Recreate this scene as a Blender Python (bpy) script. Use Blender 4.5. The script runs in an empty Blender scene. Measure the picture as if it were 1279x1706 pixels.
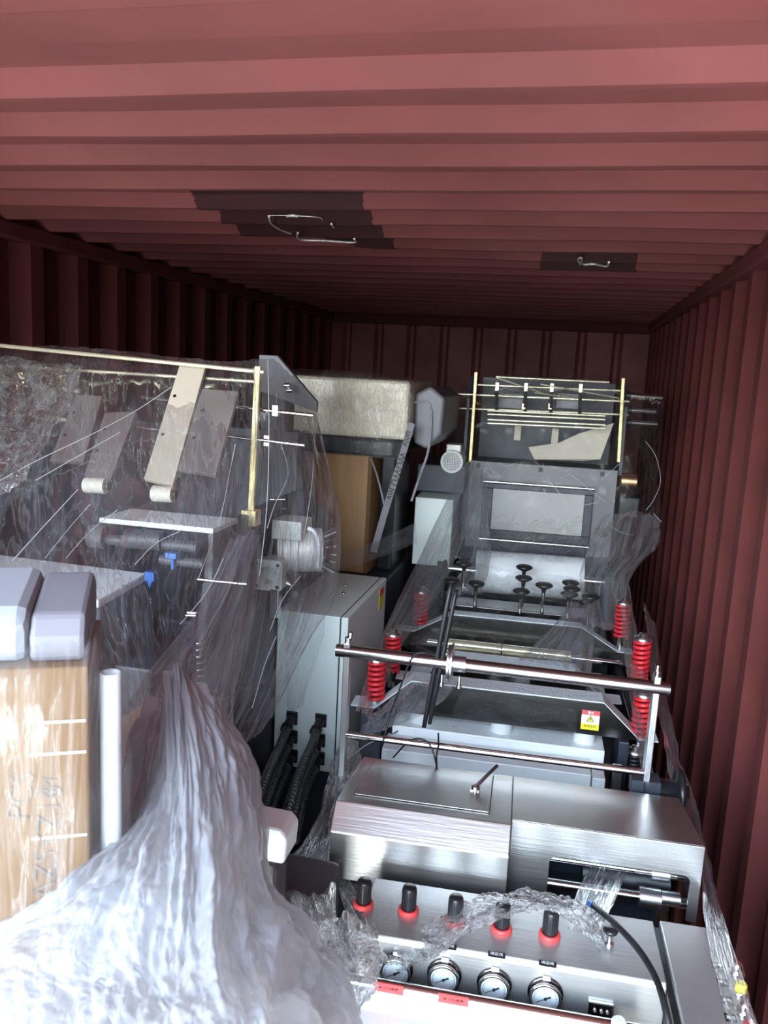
import bpy, math, random
import numpy as np
from mathutils import Vector, Matrix

C = bpy.context.scene.collection
SC = bpy.context.scene
rnd = random.Random(7)

# ------------------------------------------------------------------ camera, sky, exposure
F_PX, IW, IH = 1378.0, 1279, 1706
YAW, PITCH, ROLL = 0.21286, 0.16907, 0.05186
CAM = Vector((0.0, 0.0, 1.977))
cy, sy, cp, sp = math.cos(YAW), math.sin(YAW), math.cos(PITCH), math.sin(PITCH)
FWD = Vector((-sy*cp, cy*cp, -sp))
_r = Vector((cy, sy, 0)); _u = _r.cross(FWD)
RGT = _r*math.cos(ROLL) + _u*math.sin(ROLL)
UPV = -_r*math.sin(ROLL) + _u*math.cos(ROLL)
cd = bpy.data.cameras.new('camera'); cam = bpy.data.objects.new('camera', cd); C.objects.link(cam)
cam.matrix_world = Matrix(((RGT.x, UPV.x, -FWD.x, CAM.x), (RGT.y, UPV.y, -FWD.y, CAM.y), (RGT.z, UPV.z, -FWD.z, CAM.z), (0, 0, 0, 1)))
cd.sensor_fit = 'VERTICAL'; cd.sensor_height = 36.0; cd.lens = F_PX*36.0/IH
cd.clip_start = 0.02
cd.dof.use_dof = True; cd.dof.focus_distance = 2.0; cd.dof.aperture_fstop = 8.0
SC.camera = cam

world = bpy.data.worlds.new('sky'); SC.world = world; world.use_nodes = True
wn, wl = world.node_tree.nodes, world.node_tree.links
bg = wn['Background']
tc = wn.new('ShaderNodeTexCoord'); sep = wn.new('ShaderNodeSeparateXYZ'); ramp = wn.new('ShaderNodeValToRGB')
mr = wn.new('ShaderNodeMapRange'); mr.inputs[1].default_value = -1; mr.inputs[2].default_value = 1
wl.new(tc.outputs['Generated'], sep.inputs[0]); wl.new(sep.outputs['Z'], mr.inputs[0]); wl.new(mr.outputs[0], ramp.inputs[0])
el = ramp.color_ramp.elements
el[0].position = 0.0; el[0].color = (0.55, 0.53, 0.49, 1)
el[1].position = 1.0; el[1].color = (0.10, 0.13, 0.17, 1)
for pos, col in ((0.20, (0.50, 0.48, 0.45)), (0.32, (0.22, 0.21, 0.20)), (0.475, (0.32, 0.31, 0.29)), (0.52, (1.0, 1.0, 0.97)), (0.66, (0.88, 0.99, 1.10)), (0.76, (0.55, 0.66, 0.80)), (0.86, (0.18, 0.23, 0.29))):
    e = el.new(pos); e.color = (*col, 1)
# dimming added at both sides of the sky, to steer light deep inside
smr = wn.new('ShaderNodeMapRange'); smr.inputs[1].default_value = -1; smr.inputs[2].default_value = 1; wl.new(sep.outputs['X'], smr.inputs[0])
side = wn.new('ShaderNodeValToRGB'); se = side.color_ramp.elements; wl.new(smr.outputs[0], side.inputs[0])
se[0].position = 0.0; se[0].color = (.12, .12, .12, 1); se[1].position = 1.0; se[1].color = (.04, .04, .04, 1)
for pos, k in ((.20, .40), (.34, 1.0), (.47, 1.0), (.56, .66), (.68, .12)):
    e = se.new(pos); e.color = (k, k, k, 1)
cool = wn.new('ShaderNodeVectorMath'); cool.operation = 'MULTIPLY'; cool.inputs[1].default_value = (.91, 1.0, 1.06); wl.new(ramp.outputs[0], cool.inputs[0])
vm = wn.new('ShaderNodeVectorMath'); vm.operation = 'SCALE'; wl.new(cool.outputs[0], vm.inputs[0]); wl.new(side.outputs[0], vm.inputs['Scale'])
wl.new(vm.outputs[0], bg.inputs[0]); bg.inputs[1].default_value = 13.0

DOORY = 0.33
XL, XR, YB, ZT = -1.835, 0.517, 6.23, 2.393
pl = bpy.data.lights.new('door_opening', 'AREA'); pl.shape = 'RECTANGLE'; pl.size = XR-XL; pl.size_y = ZT
pl.cycles.is_portal = True
po = bpy.data.objects.new('door_opening', pl); C.objects.link(po)
po.location = ((XL+XR)/2, DOORY, ZT/2); po.rotation_euler = (math.radians(90), 0, 0)

SC.view_settings.view_transform = 'Standard'; SC.view_settings.look = 'None'
SC.view_settings.gamma = 1.0; SC.view_settings.use_curve_mapping = False
SC.view_settings.exposure = 1.02
SC.cycles.max_bounces = 10; SC.cycles.diffuse_bounces = 5; SC.cycles.glossy_bounces = 5
SC.cycles.transparent_max_bounces = 24
SC.cycles.sample_clamp_indirect = 6.0
SC.cycles.caustics_reflective = False

# ------------------------------------------------------------------ helpers
TH = math.radians(2.5)
MO = Vector((0, 1.5, 0)); MX = Vector((math.cos(TH), math.sin(TH), 0)); MY = Vector((-math.sin(TH), math.cos(TH), 0))

def ray(x, y):
    return FWD + RGT*((x-IW/2)/F_PX) - UPV*((y-IH/2)/F_PX)
def at(x, y, Y):
    d = ray(x, y); return CAM + d*((Y-CAM.y)/d.y)
def atz(x, y, Z):
    d = ray(x, y); return CAM + d*((Z-CAM.z)/d.z)
def loc(p):
    d = p-MO; return Vector((d.dot(MX), d.dot(MY), d.z))
def mt(x, y, v):
    d = ray(x, y); return loc(CAM + d*((v-(CAM-MO).dot(MY))/d.dot(MY)))
def mz(x, y, z):
    return loc(atz(x, y, z))
def V(*a): return Vector(a)

class MB:
    def __init__(s): s.v = []; s.f = []; s.sm = []
    def add(s, vs, fs, smooth=False):
        b = len(s.v); s.v += [tuple(p) for p in vs]
        for f in fs: s.f.append(tuple(b+i for i in f)); s.sm.append(smooth)
        return s
    def box(s, a, b):
        x0, y0, z0 = [min(i, j) for i, j in zip(a, b)]; x1, y1, z1 = [max(i, j) for i, j in zip(a, b)]
        return s.add([(x0,y0,z0),(x1,y0,z0),(x1,y1,z0),(x0,y1,z0),(x0,y0,z1),(x1,y0,z1),(x1,y1,z1),(x0,y1,z1)],
                     [(0,3,2,1),(4,5,6,7),(0,1,5,4),(1,2,6,5),(2,3,7,6),(3,0,4,7)])
    def cbox(s, c, ex, ey, ez):
        c = Vector(c); vs = []
        for k in (-1, 1):
            for i, j in ((-1,-1),(1,-1),(1,1),(-1,1)): vs.append(c+ex*i+ey*j+ez*k)
        return s.add(vs, [(0,3,2,1),(4,5,6,7),(0,1,5,4),(1,2,6,5),(2,3,7,6),(3,0,4,7)])
    def bar(s, p0, p1, w, t, up=(0, 0, 1)):
        p0, p1 = Vector(p0), Vector(p1); d = p1-p0; n = d.normalized(); sd = n.cross(Vector(up)).normalized(); u = sd.cross(n)
        return s.cbox((p0+p1)/2, sd*w/2, d/2, u*t/2)
    def prism(s, poly, f, a, b):
        n = len(poly); vs = [f(p, q, a) for p, q in poly]+[f(p, q, b) for p, q in poly]
        return s.add(vs, [tuple(range(n))[::-1], tuple(range(n, 2*n))]+[(i, (i+1) % n, n+(i+1) % n, n+i) for i in range(n)])
    def cyl(s, p0, p1, r, n=24, r1=None, caps=True, smooth=True):
        p0, p1 = Vector(p0), Vector(p1); r1 = r if r1 is None else r1
        d = (p1-p0).normalized(); a = d.orthogonal().normalized(); b = d.cross(a)
        vs = []
        for p, rr in ((p0, r), (p1, r1)):
            for i in range(n):
                t = 2*math.pi*i/n; vs.append(p+(a*math.cos(t)+b*math.sin(t))*rr)
        s.add(vs, [(i, (i+1) % n, n+(i+1) % n, n+i) for i in range(n)], smooth)
        if caps: s.add(vs, [tuple(range(n))[::-1], tuple(range(n, 2*n))])
        return s
    def lathe(s, o, ax, prof, n=28):
        o = Vector(o); d = Vector(ax).normalized(); a = d.orthogonal().normalized(); b = d.cross(a); vs = []; m = len(prof)
        for r, h in prof:
            for i in range(n):
                t = 2*math.pi*i/n; vs.append(o+d*h+(a*math.cos(t)+b*math.sin(t))*r)
        s.add(vs, [(k*n+i, k*n+(i+1) % n, (k+1)*n+(i+1) % n, (k+1)*n+i) for k in range(m-1) for i in range(n)], True)
        if prof[0][0] > 1e-5: s.add(vs[:n], [tuple(range(n))[::-1]])
        if prof[-1][0] > 1e-5: s.add(vs[-n:], [tuple(range(n))])
        return s
    def tube(s, pts, r, n=10, sub=6):
        pts = [Vector(p) for p in pts]
        if sub > 1 and len(pts) > 2: pts = spline(pts, sub)
        vs = []; a = None
        for i, p in enumerate(pts):
            d = (pts[min(i+1, len(pts)-1)]-pts[max(i-1, 0)]).normalized()
            a = d.orthogonal() if a is None else a-d*a.dot(d)
            a = a.normalized(); b = d.cross(a)
            for k in range(n):
                t = 2*math.pi*k/n; vs.append(p+(a*math.cos(t)+b*math.sin(t))*r)
        m = len(pts)
        s.add(vs, [(k*n+i, k*n+(i+1) % n, (k+1)*n+(i+1) % n, (k+1)*n+i) for k in range(m-1) for i in range(n)], True)
        return s.add(vs[:n]+vs[-n:], [tuple(range(n))[::-1], tuple(range(n, 2*n))])
    def helix(s, o, R, h, turns, r, n=8, seg=22, flat=1.0):
        pts = [Vector(o)+Vector((R*math.cos(2*math.pi*i/seg), R*math.sin(2*math.pi*i/seg), h*i/(seg*turns))) for i in range(int(seg*turns)+1)]
        vs = []
        for i, p in enumerate(pts):
            rad = Vector((p.x-o[0], p.y-o[1], 0)).normalized()
            for k in range(n):
                t = 2*math.pi*k/n; vs.append(p+rad*(math.cos(t)*r)+Vector((0, 0, 1))*(math.sin(t)*r*flat))
        m = len(pts)
        s.add(vs, [(k*n+i, k*n+(i+1) % n, (k+1)*n+(i+1) % n, (k+1)*n+i) for k in range(m-1) for i in range(n)], True)
        return s.add(vs[:n]+vs[-n:], [tuple(range(n))[::-1], tuple(range(n, 2*n))])
    def mesh(s, name, shift=None):
        me = bpy.data.meshes.new(name)
        vs = s.v if shift is None else [(p[0]-shift[0], p[1]-shift[1], p[2]-shift[2]) for p in s.v]
        me.from_pydata([tuple(map(float, p)) for p in vs], [], s.f)
        me.polygons.foreach_set('use_smooth', s.sm); me.update(); return me
    def build(s, name, m, parent=None, bevel=0, base=False, shift=None, at_=None):
        l = Vector((0, 0, 0))
        if base:
            a = np.array([tuple(p) for p in s.v]); lo, hi = a.min(0), a.max(0)
            l = Vector(((lo[0]+hi[0])/2, (lo[1]+hi[1])/2, lo[2])); shift = l
        o = bpy.data.objects.new(name, s.mesh(name, shift)); C.objects.link(o)
        o.location = l if at_ is None else at_
        if m: o.data.materials.append(m)
        if parent: o.parent = parent
        if bevel:
            b = o.modifiers.new('bevel', 'BEVEL'); b.width = bevel; b.segments = 2; b.limit_method = 'ANGLE'; b.angle_limit = math.radians(40)
        return o

def spline(pts, sub):
    out = []; n = len(pts)
    for i in range(n-1):
        p0, p1, p2, p3 = pts[max(i-1, 0)], pts[i], pts[i+1], pts[min(i+2, n-1)]
        for k in range(sub):
            t = k/sub
            out.append(0.5*((2*p1)+(p2-p0)*t+(2*p0-5*p1+4*p2-p3)*t*t+(3*p1-p0-3*p2+p3)*t**3))
    out.append(pts[-1]); return out

def tag(o, label, cat, group=None, kind=None):
    o['label'] = label; o['category'] = cat
    if group: o['group'] = group
    if kind: o['kind'] = kind
    return o
def struct(o): o['kind'] = 'structure'; return o
def empty(name, l, rz=0):
    o = bpy.data.objects.new(name, None); C.objects.link(o); o.location = l; o.rotation_euler = (0, 0, rz); o.empty_display_size = .1; return o
def dup(o, l, parent):
    c = o.copy(); C.objects.link(c); c.location = l; c.parent = parent
    for ch in list(o.children):
        g = ch.copy(); C.objects.link(g); g.parent = c
    return c

# ------------------------------------------------------------------ materials
def mat(name, col, rough=.5, metal=0., col2=None, nscale=12., bump=0., bscale=60., stretch=(1, 1, 1), rvar=.08, thr=(.4, .65), spec=.5, coat=0.):
    m = bpy.data.materials.new(name); m.use_nodes = True; n, l = m.node_tree.nodes, m.node_tree.links
    p = n['Principled BSDF']; p.inputs['Metallic'].default_value = metal; p.inputs['Specular IOR Level'].default_value = spec
    p.inputs['Coat Weight'].default_value = coat
    t = n.new('ShaderNodeTexCoord'); mp = n.new('ShaderNodeMapping'); mp.inputs['Scale'].default_value = stretch
    l.new(t.outputs['Object'], mp.inputs[0])
    no = n.new('ShaderNodeTexNoise'); no.inputs['Scale'].default_value = nscale; no.inputs['Detail'].default_value = 5
    l.new(mp.outputs[0], no.inputs['Vector'])
    r = n.new('ShaderNodeValToRGB'); c2 = col2 or tuple(c*.86 for c in col)
    r.color_ramp.elements[0].position = thr[0]; r.color_ramp.elements[1].position = thr[1]
    r.color_ramp.elements[0].color = (*col, 1); r.color_ramp.elements[1].color = (*c2, 1)
    l.new(no.outputs['Fac'], r.inputs[0]); l.new(r.outputs[0], p.inputs['Base Color'])
    mr = n.new('ShaderNodeMapRange'); mr.inputs[3].default_value = max(0.02, rough-rvar); mr.inputs[4].default_value = rough+rvar
    l.new(no.outputs['Fac'], mr.inputs[0]); l.new(mr.outputs[0], p.inputs['Roughness'])
    if bump:
        nb = n.new('ShaderNodeTexNoise'); nb.inputs['Scale'].default_value = bscale; nb.inputs['Detail'].default_value = 3
        l.new(mp.outputs[0], nb.inputs['Vector'])
        b = n.new('ShaderNodeBump'); b.inputs['Strength'].default_value = bump; b.inputs['Distance'].default_value = .004
        l.new(nb.outputs['Fac'], b.inputs['Height']); l.new(b.outputs[0], p.inputs['Normal'])
    return m

M = {}
M['paint'] = mat('oxide_red_paint', (.155, .040, .038), .6, 0, (.12, .031, .029), 3.5, .25, 9, rvar=.1, spec=.3)
M['roof'] = mat('oxide_red_roof_paint', (.225, .07, .068), .5, 0, (.18, .056, .054), 2.5, .3, 7, rvar=.1, spec=.35)
def flecks(m, col, thr, sc):
    n, l = m.node_tree.nodes, m.node_tree.links; p = n['Principled BSDF']; src = p.inputs['Base Color'].links[0].from_socket
    t = n.new('ShaderNodeTexCoord'); a = n.new('ShaderNodeTexNoise'); a.inputs['Scale'].default_value = sc; a.inputs['Detail'].default_value = 8; a.inputs['Roughness'].default_value = .7; l.new(t.outputs['Object'], a.inputs['Vector'])
    r = n.new('ShaderNodeMapRange'); r.inputs[1].default_value = thr; r.inputs[2].default_value = thr+.015; l.new(a.outputs['Fac'], r.inputs[0])
    x = n.new('ShaderNodeMix'); x.data_type = 'RGBA'; l.new(r.outputs[0], x.inputs[0]); l.new(src, x.inputs[6]); x.inputs[7].default_value = (*col, 1); l.new(x.outputs[2], p.inputs['Base Color'])
flecks(M['roof'], (.50, .38, .33), .735, 9); flecks(M['roof'], (.03, .015, .015), .745, 13); flecks(M['paint'], (.30, .15, .12), .73, 8)
M['patch'] = mat('dark_red_primer', (.055, .018, .02), .5, 0, (.045, .016, .018), 8)
M['weld'] = mat('bare_weld', (.75, .72, .68), .4, .3, (.5, .45, .42), 40)
M['rail'] = mat('side_rail_paint', (.16, .04, .04), .5, 0, (.13, .032, .032), 5)
M['raild'] = mat('header_rail_paint', (.07, .018, .018), .7, 0, (.055, .015, .015), 5, spec=.1)
M['floor'] = mat('plywood_floor', (.16, .10, .06), .7, 0, (.11, .07, .045), 6, stretch=(6, 1, 1))
M['lidsteel'] = mat('cover_brushed_stainless', (.52, .51, .50), .31, .93, (.47, .46, .45), 6, .08, 220, stretch=(.05, 1, 1), rvar=.05)
M['steel'] = mat('brushed_stainless', (.50, .49, .48), .42, .72, (.45, .44, .43), 6, .08, 220, stretch=(.05, 1, 1), rvar=.05)
M['steelv'] = mat('brushed_stainless_upright', (.54, .53, .51), .42, .72, (.49, .48, .46), 6, .08, 220, stretch=(1, 1, .05), rvar=.05)
M['chrome'] = mat('polished_chrome', (.78, .78, .79), .12, 1., (.74, .74, .75), 20, rvar=.04)
M['alu'] = mat('machined_aluminium', (.72, .73, .75), .3, 1., (.66, .67, .69), 30, .1, 90)
M['gold'] = mat('yellow_zinc_plated_steel', (1.0, .80, .36), .36, .3, (.7, .58, .3), 30)
M['brass'] = mat('polished_roller_brass', (.92, .86, .62), .26, .6, (.74, .68, .5), 20)
M['shaft'] = mat('ground_steel_shaft', (.50, .50, .51), .2, 1., (.46, .46, .47), 20, stretch=(.1, 1, 1), rvar=.04)
M['gun'] = mat('dark_polished_steel', (.20, .195, .19), .22, 1., (.17, .165, .16), 5, .1, 40, stretch=(.1, 1, 1))
M['hammer'] = mat('pale_grey_hammer_finish', (.80, .86, .90), .35, 0, (.72, .79, .84), 60, .8, 120)
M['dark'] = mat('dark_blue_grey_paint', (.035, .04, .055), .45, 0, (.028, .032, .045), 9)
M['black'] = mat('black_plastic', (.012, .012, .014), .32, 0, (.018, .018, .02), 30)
M['rubber'] = mat('black_rubber', (.01, .01, .012), .45, 0, (.016, .016, .018), 30)
M['grey'] = mat('mid_grey_plate', (.17, .165, .17), .5, .2, (.15, .145, .15), 7)
M['greyb'] = mat('brown_grey_plate', (.26, .225, .215), .42, .2, (.22, .19, .185), 7)
M['beige'] = mat('pale_beige_board', (.60, .53, .43), .6, 0, (.53, .47, .38), 5)
M['white'] = mat('white_enamel', (.84, .86, .87), .35, 0, (.80, .82, .83), 8)
M['cab'] = mat('pale_green_grey_cabinet_paint', (.80, .88, .85), .4, 0, (.76, .84, .81), 6, .05, 200)
M['plastic'] = mat('white_plastic', (.74, .75, .76), .4, 0, (.74, .75, .76), 8)
M['roller'] = mat('ivory_roller', (.80, .76, .64), .4, 0, (.75, .71, .6), 8)
M['red'] = mat('red_spring_enamel', (.62, .025, .035), .32, 0, (.52, .02, .03), 14)
M['redl'] = mat('red_label_paper', (.75, .07, .07), .5, 0, (.7, .06, .06), 20)
M['yel'] = mat('yellow_label_paper', (.82, .72, .03), .5, 0, (.78, .68, .03), 20)
M['whl'] = mat('white_label_paper', (.80, .82, .86), .5, 0, (.78, .8, .84), 20)
M['ink'] = mat('black_ink', (.015, .015, .015), .5, 0, (.02, .02, .02), 20)
M['inkb'] = mat('brown_black_ink', (.10, .07, .045), .6, 0, (.16, .11, .07), 60)
M['wink'] = mat('white_ink', (.8, .8, .8), .5, 0, (.76, .76, .76), 20)
M['blue'] = mat('blue_plastic', (.03, .13, .42), .35, 0, (.025, .11, .36), 20)
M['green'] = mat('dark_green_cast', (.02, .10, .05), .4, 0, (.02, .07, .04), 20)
M['copper'] = mat('copper_block', (.75, .45, .24), .3, 1., (.7, .42, .22), 20)
M['carton'] = mat('corrugated_cardboard', (.165, .088, .033), .75, 0, (.145, .077, .029), 5, .15, 40, stretch=(8, 8, .6))
M['carton2'] = mat('tan_plywood_box', (.42, .235, .11), .6, 0, (.36, .2, .09), 4, .1, 30, stretch=(8, 8, .5))
M['foam'] = mat('grey_white_foam', (.27, .28, .31), .7, 0, (.25, .26, .29), 5)
M['slate'] = mat('slate_grey_wrap', (.19, .185, .21), .45, 0, (.16, .155, .18), 6)
M['plum'] = mat('dark_plum_pack', (.06, .052, .062), .5, 0, (.048, .042, .05), 6)
M['cream'] = mat('cream_board_under_wrap', (.78, .69, .52), .38, 0, (.70, .62, .46), 4, .3, 25, stretch=(.4, .4, 4), coat=.4)
M['screen'] = mat('frosted_window_pane', (.42, .42, .40), .5, 0, (.40, .40, .385), 4)
M['rollgrey'] = mat('dark_grey_rubber_roller', (.07, .07, .075), .5, 0, (.058, .058, .063), 12)
M['strap'] = mat('grey_white_webbing', (.27, .26, .285), .7, 0, (.23, .22, .245), 40)
M['motor'] = mat('light_grey_cast_motor', (.74, .74, .70), .38, .15, (.52, .52, .49), 12)
M['dial'] = mat('white_dial_face', (.78, .84, .88), .3, 0, (.76, .82, .86), 10)

def film_mat(name, haze=.08, var=.12, scale=3., stretch=(1, 6), gloss=.35, rough=.16, tint=(.93, .94, .97), bump=.5, trl=.5, fb=.35):
    m = bpy.data.materials.new(name); m.use_nodes = True; n, l = m.node_tree.nodes, m.node_tree.links
    n.remove(n['Principled BSDF']); out = n['Material Output']
    uv = n.new('ShaderNodeTexCoord'); mp = n.new('ShaderNodeMapping'); mp.inputs['Scale'].default_value = (stretch[0], stretch[1], 1)
    l.new(uv.outputs['UV'], mp.inputs[0])
    n1 = n.new('ShaderNodeTexNoise'); n1.inputs['Scale'].default_value = scale; n1.inputs['Detail'].default_value = 6; n1.inputs['Distortion'].default_value = .6
    l.new(mp.outputs[0], n1.inputs['Vector'])
    n2 = n.new('ShaderNodeTexNoise'); n2.inputs['Scale'].default_value = scale*3.2; n2.inputs['Detail'].default_value = 4; n2.inputs['Distortion'].default_value = .35
    l.new(mp.outputs[0], n2.inputs['Vector'])
    # ridges: 1-|2n-1|
    a = n.new('ShaderNodeMath'); a.operation = 'MULTIPLY_ADD'; a.inputs[1].default_value = 2; a.inputs[2].default_value = -1; l.new(n2.outputs['Fac'], a.inputs[0])
    b = n.new('ShaderNodeMath'); b.operation = 'ABSOLUTE'; l.new(a.outputs[0], b.inputs[0])
    rg = n.new('ShaderNodeMapRange'); rg.inputs[1].default_value = 0; rg.inputs[2].default_value = .10; rg.inputs[3].default_value = 1; rg.inputs[4].default_value = 0
    l.new(b.outputs[0], rg.inputs[0])
    hz = n.new('ShaderNodeMapRange'); hz.inputs[1].default_value = .42; hz.inputs[2].default_value = .72; hz.inputs[3].default_value = haze; hz.inputs[4].default_value = haze+var
    l.new(n1.outputs['Fac'], hz.inputs[0])
    hs = n.new('ShaderNodeMath'); hs.operation = 'MULTIPLY_ADD'; hs.inputs[1].default_value = var*.6; hs.use_clamp = True
    l.new(rg.outputs[0], hs.inputs[0]); l.new(hz.outputs[0], hs.inputs[2])
    bp = n.new('ShaderNodeBump'); bp.inputs['Strength'].default_value = bump; bp.inputs['Distance'].default_value = .01
    sm = n.new('ShaderNodeMath'); sm.operation = 'MULTIPLY_ADD'; sm.inputs[1].default_value = .5
    l.new(rg.outputs[0], sm.inputs[0]); l.new(n1.outputs['Fac'], sm.inputs[2]); l.new(sm.outputs[0], bp.inputs['Height'])
    tr = n.new('ShaderNodeBsdfTransparent'); tr.inputs[0].default_value = (.96, .965, .97, 1)
    gl = n.new('ShaderNodeBsdfGlossy'); gl.inputs['Roughness'].default_value = rough; gl.inputs[0].default_value = (1, 1, 1, 1); l.new(bp.outputs[0], gl.inputs['Normal'])
    lw = n.new('ShaderNodeLayerWeight'); lw.inputs['Blend'].default_value = fb; l.new(bp.outputs[0], lw.inputs['Normal'])
    fm = n.new('ShaderNodeMath'); fm.operation = 'MULTIPLY'; fm.inputs[1].default_value = gloss; l.new(lw.outputs['Fresnel'], fm.inputs[0])
    m1 = n.new('ShaderNodeMixShader'); l.new(fm.outputs[0], m1.inputs[0]); l.new(tr.outputs[0], m1.inputs[1]); l.new(gl.outputs[0], m1.inputs[2])
    df = n.new('ShaderNodeBsdfDiffuse'); df.inputs[0].default_value = (*tint, 1); l.new(bp.outputs[0], df.inputs['Normal'])
    ts = n.new('ShaderNodeBsdfTranslucent'); ts.inputs[0].default_value = (*tint, 1)
    m2 = n.new('ShaderNodeMixShader'); m2.inputs[0].default_value = trl; l.new(df.outputs[0], m2.inputs[1]); l.new(ts.outputs[0], m2.inputs[2])
    m3 = n.new('ShaderNodeMixShader'); l.new(hs.outputs[0], m3.inputs[0]); l.new(m1.outputs[0], m3.inputs[1]); l.new(m2.outputs[0], m3.inputs[2])
    l.new(m3.outputs[0], out.inputs[0]); return m
M['film'] = film_mat('clear_stretch_film', .036, .09, 2.2, (5, 1.6), .4, .10, (.86, .88, .96), bump=.6, fb=.3)
M['filmv'] = film_mat('clear_film_sheet', .003, .025, 2.2, (3, 2), .22, .08, bump=.5, fb=.25)
M['rope'] = film_mat('bunched_film', .05, .16, 2.0, (9, 1.1), .6, .12, (.86, .88, .96), bump=.7, fb=.3)
M['crumple'] = film_mat('crumpled_film', .06, .30, 3.2, (3, 3), .9, .10, bump=1.)
M['heap'] = film_mat('milky_crumpled_film', .56, .22, 1.6, (5, 1.0), .5, .22, (.42, .425, .46), .3, .35)
M['veil'] = film_mat('milky_film_veil', .06, .09, 1.3, (2, .7), .12, .28, (.55, .54, .58), .25, .35)
M['glint'] = film_mat('film_fold_glint', .55, .3, 4, (1, 1), .9, .08, (.9, .9, .92))  # pale colour stands in for reflections along the folds
# ------------------------------------------------------------------ film sheets
def gnoise(x, y, seed):
    rs = np.random.RandomState(seed); perm = rs.permutation(256); g = rs.rand(256)*2*np.pi
    xi, yi = np.floor(x).astype(int), np.floor(y).astype(int); xf, yf = x-xi, y-yi
    u, v = xf*xf*xf*(xf*(xf*6-15)+10), yf*yf*yf*(yf*(yf*6-15)+10)
    def gr(i, j, dx, dy):
        h = g[perm[(perm[i & 255]+j) & 255]]; return np.cos(h)*dx+np.sin(h)*dy
    a = gr(xi, yi, xf, yf); b = gr(xi+1, yi, xf-1, yf); c = gr(xi, yi+1, xf, yf-1); d = gr(xi+1, yi+1, xf-1, yf-1)
    return (a*(1-u)+b*u)*(1-v)+(c*(1-u)+d*u)*v
def cr(P, n):
    P = np.asarray(P, float); m = len(P); t = np.linspace(0, m-1, n); i = np.clip(np.floor(t).astype(int), 0, m-2); f = (t-i).reshape((-1,)+(1,)*(P.ndim-1))
    p0, p1, p2, p3 = P[np.maximum(i-1, 0)], P[i], P[i+1], P[np.minimum(i+2, m-1)]
    return .5*(2*p1+(p2-p0)*f+(2*p0-5*p1+4*p2-p3)*f**2+(3*p1-p0-3*p2+p3)*f**3)
def sheet(name, rows, m, waves, nu=90, nv=90, label=None, cat='plastic film', seed=1, edge=.0, parent=None):
    """rows: control points top to bottom, each a list of (px, py, Y) or Vectors; waves: (amplitude, freq u, freq v, ridged)"""
    G = np.array([[tuple(at(*p)) if not isinstance(p, Vector) else tuple(p) for p in r] for r in rows])
    G = cr(G, nv); G = np.transpose(cr(np.transpose(G, (1, 0, 2)), nu), (1, 0, 2))
    vv, uu = np.meshgrid(np.linspace(0, 1, nv), np.linspace(0, 1, nu), indexing='ij')
    du = np.gradient(G, axis=1); dv = np.gradient(G, axis=0); N = np.cross(du, dv); N /= np.linalg.norm(N, axis=2, keepdims=True)+1e-9
    D = np.zeros_like(uu)
    for k, (amp, fu, fv, rd) in enumerate(waves):
        wx = uu*fu+.35*gnoise(uu*3+7, vv*3+3, seed+50+k); wy = vv*fv+.35*gnoise(uu*3+1, vv*3+9, seed+70+k)
        q = gnoise(wx, wy, seed+k)
        D += amp*((1-2*np.abs(q)*1.6) if rd else q*1.6)
    G = G+N*D[..., None]
    if edge:
        for sl, f in ((np.s_[0, :], 0), (np.s_[-1, :], 1), (np.s_[:, 0], 2), (np.s_[:, -1], 3)):
            q = gnoise(np.linspace(0, 14, G[sl].shape[0]), np.full(G[sl].shape[0], f+.5), seed+99)
            G[sl] = G[sl]+(q*edge)[:, None]*np.array([.6, 0, 1.])
    P = G.reshape(-1, 3); c = Vector(((P[:, 0].min()+P[:, 0].max())/2, (P[:, 1].min()+P[:, 1].max())/2, P[:, 2].min()))
    me = bpy.data.meshes.new(name)
    idx = np.arange(nu*nv).reshape(nv, nu)
    F = np.stack([idx[:-1, :-1], idx[:-1, 1:], idx[1:, 1:], idx[1:, :-1]], -1).reshape(-1, 4)
    me.from_pydata((P-np.array(c)).tolist(), [], F.tolist()); me.polygons.foreach_set('use_smooth', [True]*len(F))
    uvl = me.uv_layers.new(name='UVMap'); U = np.stack([uu.ravel(), vv.ravel()], -1)[F.ravel()]; uvl.data.foreach_set('uv', U.ravel())
    me.update(); me.materials.append(m)
    o = bpy.data.objects.new(name, me); C.objects.link(o); o.location = c
    if label: tag(o, label, cat)
    if parent: o.parent = parent
    return o

def text_mesh(s, size, thick=.0002):
    cu = bpy.data.curves.new('txt', 'FONT'); cu.body = s; cu.size = size; cu.align_x = 'CENTER'; cu.align_y = 'CENTER'; cu.extrude = thick
    o = bpy.data.objects.new('txt', cu); C.objects.link(o); dg = bpy.context.evaluated_depsgraph_get(); dg.update()
    me = bpy.data.meshes.new_from_object(o.evaluated_get(dg)); bpy.data.objects.remove(o); return me
def text(name, s, size, m, o, xdir, ydir, parent=None):
    me = text_mesh(s, size); ob = bpy.data.objects.new(name, me); C.objects.link(ob)
    x = Vector(xdir).normalized(); y = Vector(ydir); y = (y-x*x.dot(y)).normalized(); z = x.cross(y)
    ob.matrix_local = Matrix(((x.x, y.x, z.x, o[0]), (x.y, y.y, z.y, o[1]), (x.z, y.z, z.z, o[2]), (0, 0, 0, 1)))
    me.materials.clear(); me.materials.append(m)
    if parent: ob.parent = parent
    return ob

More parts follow.
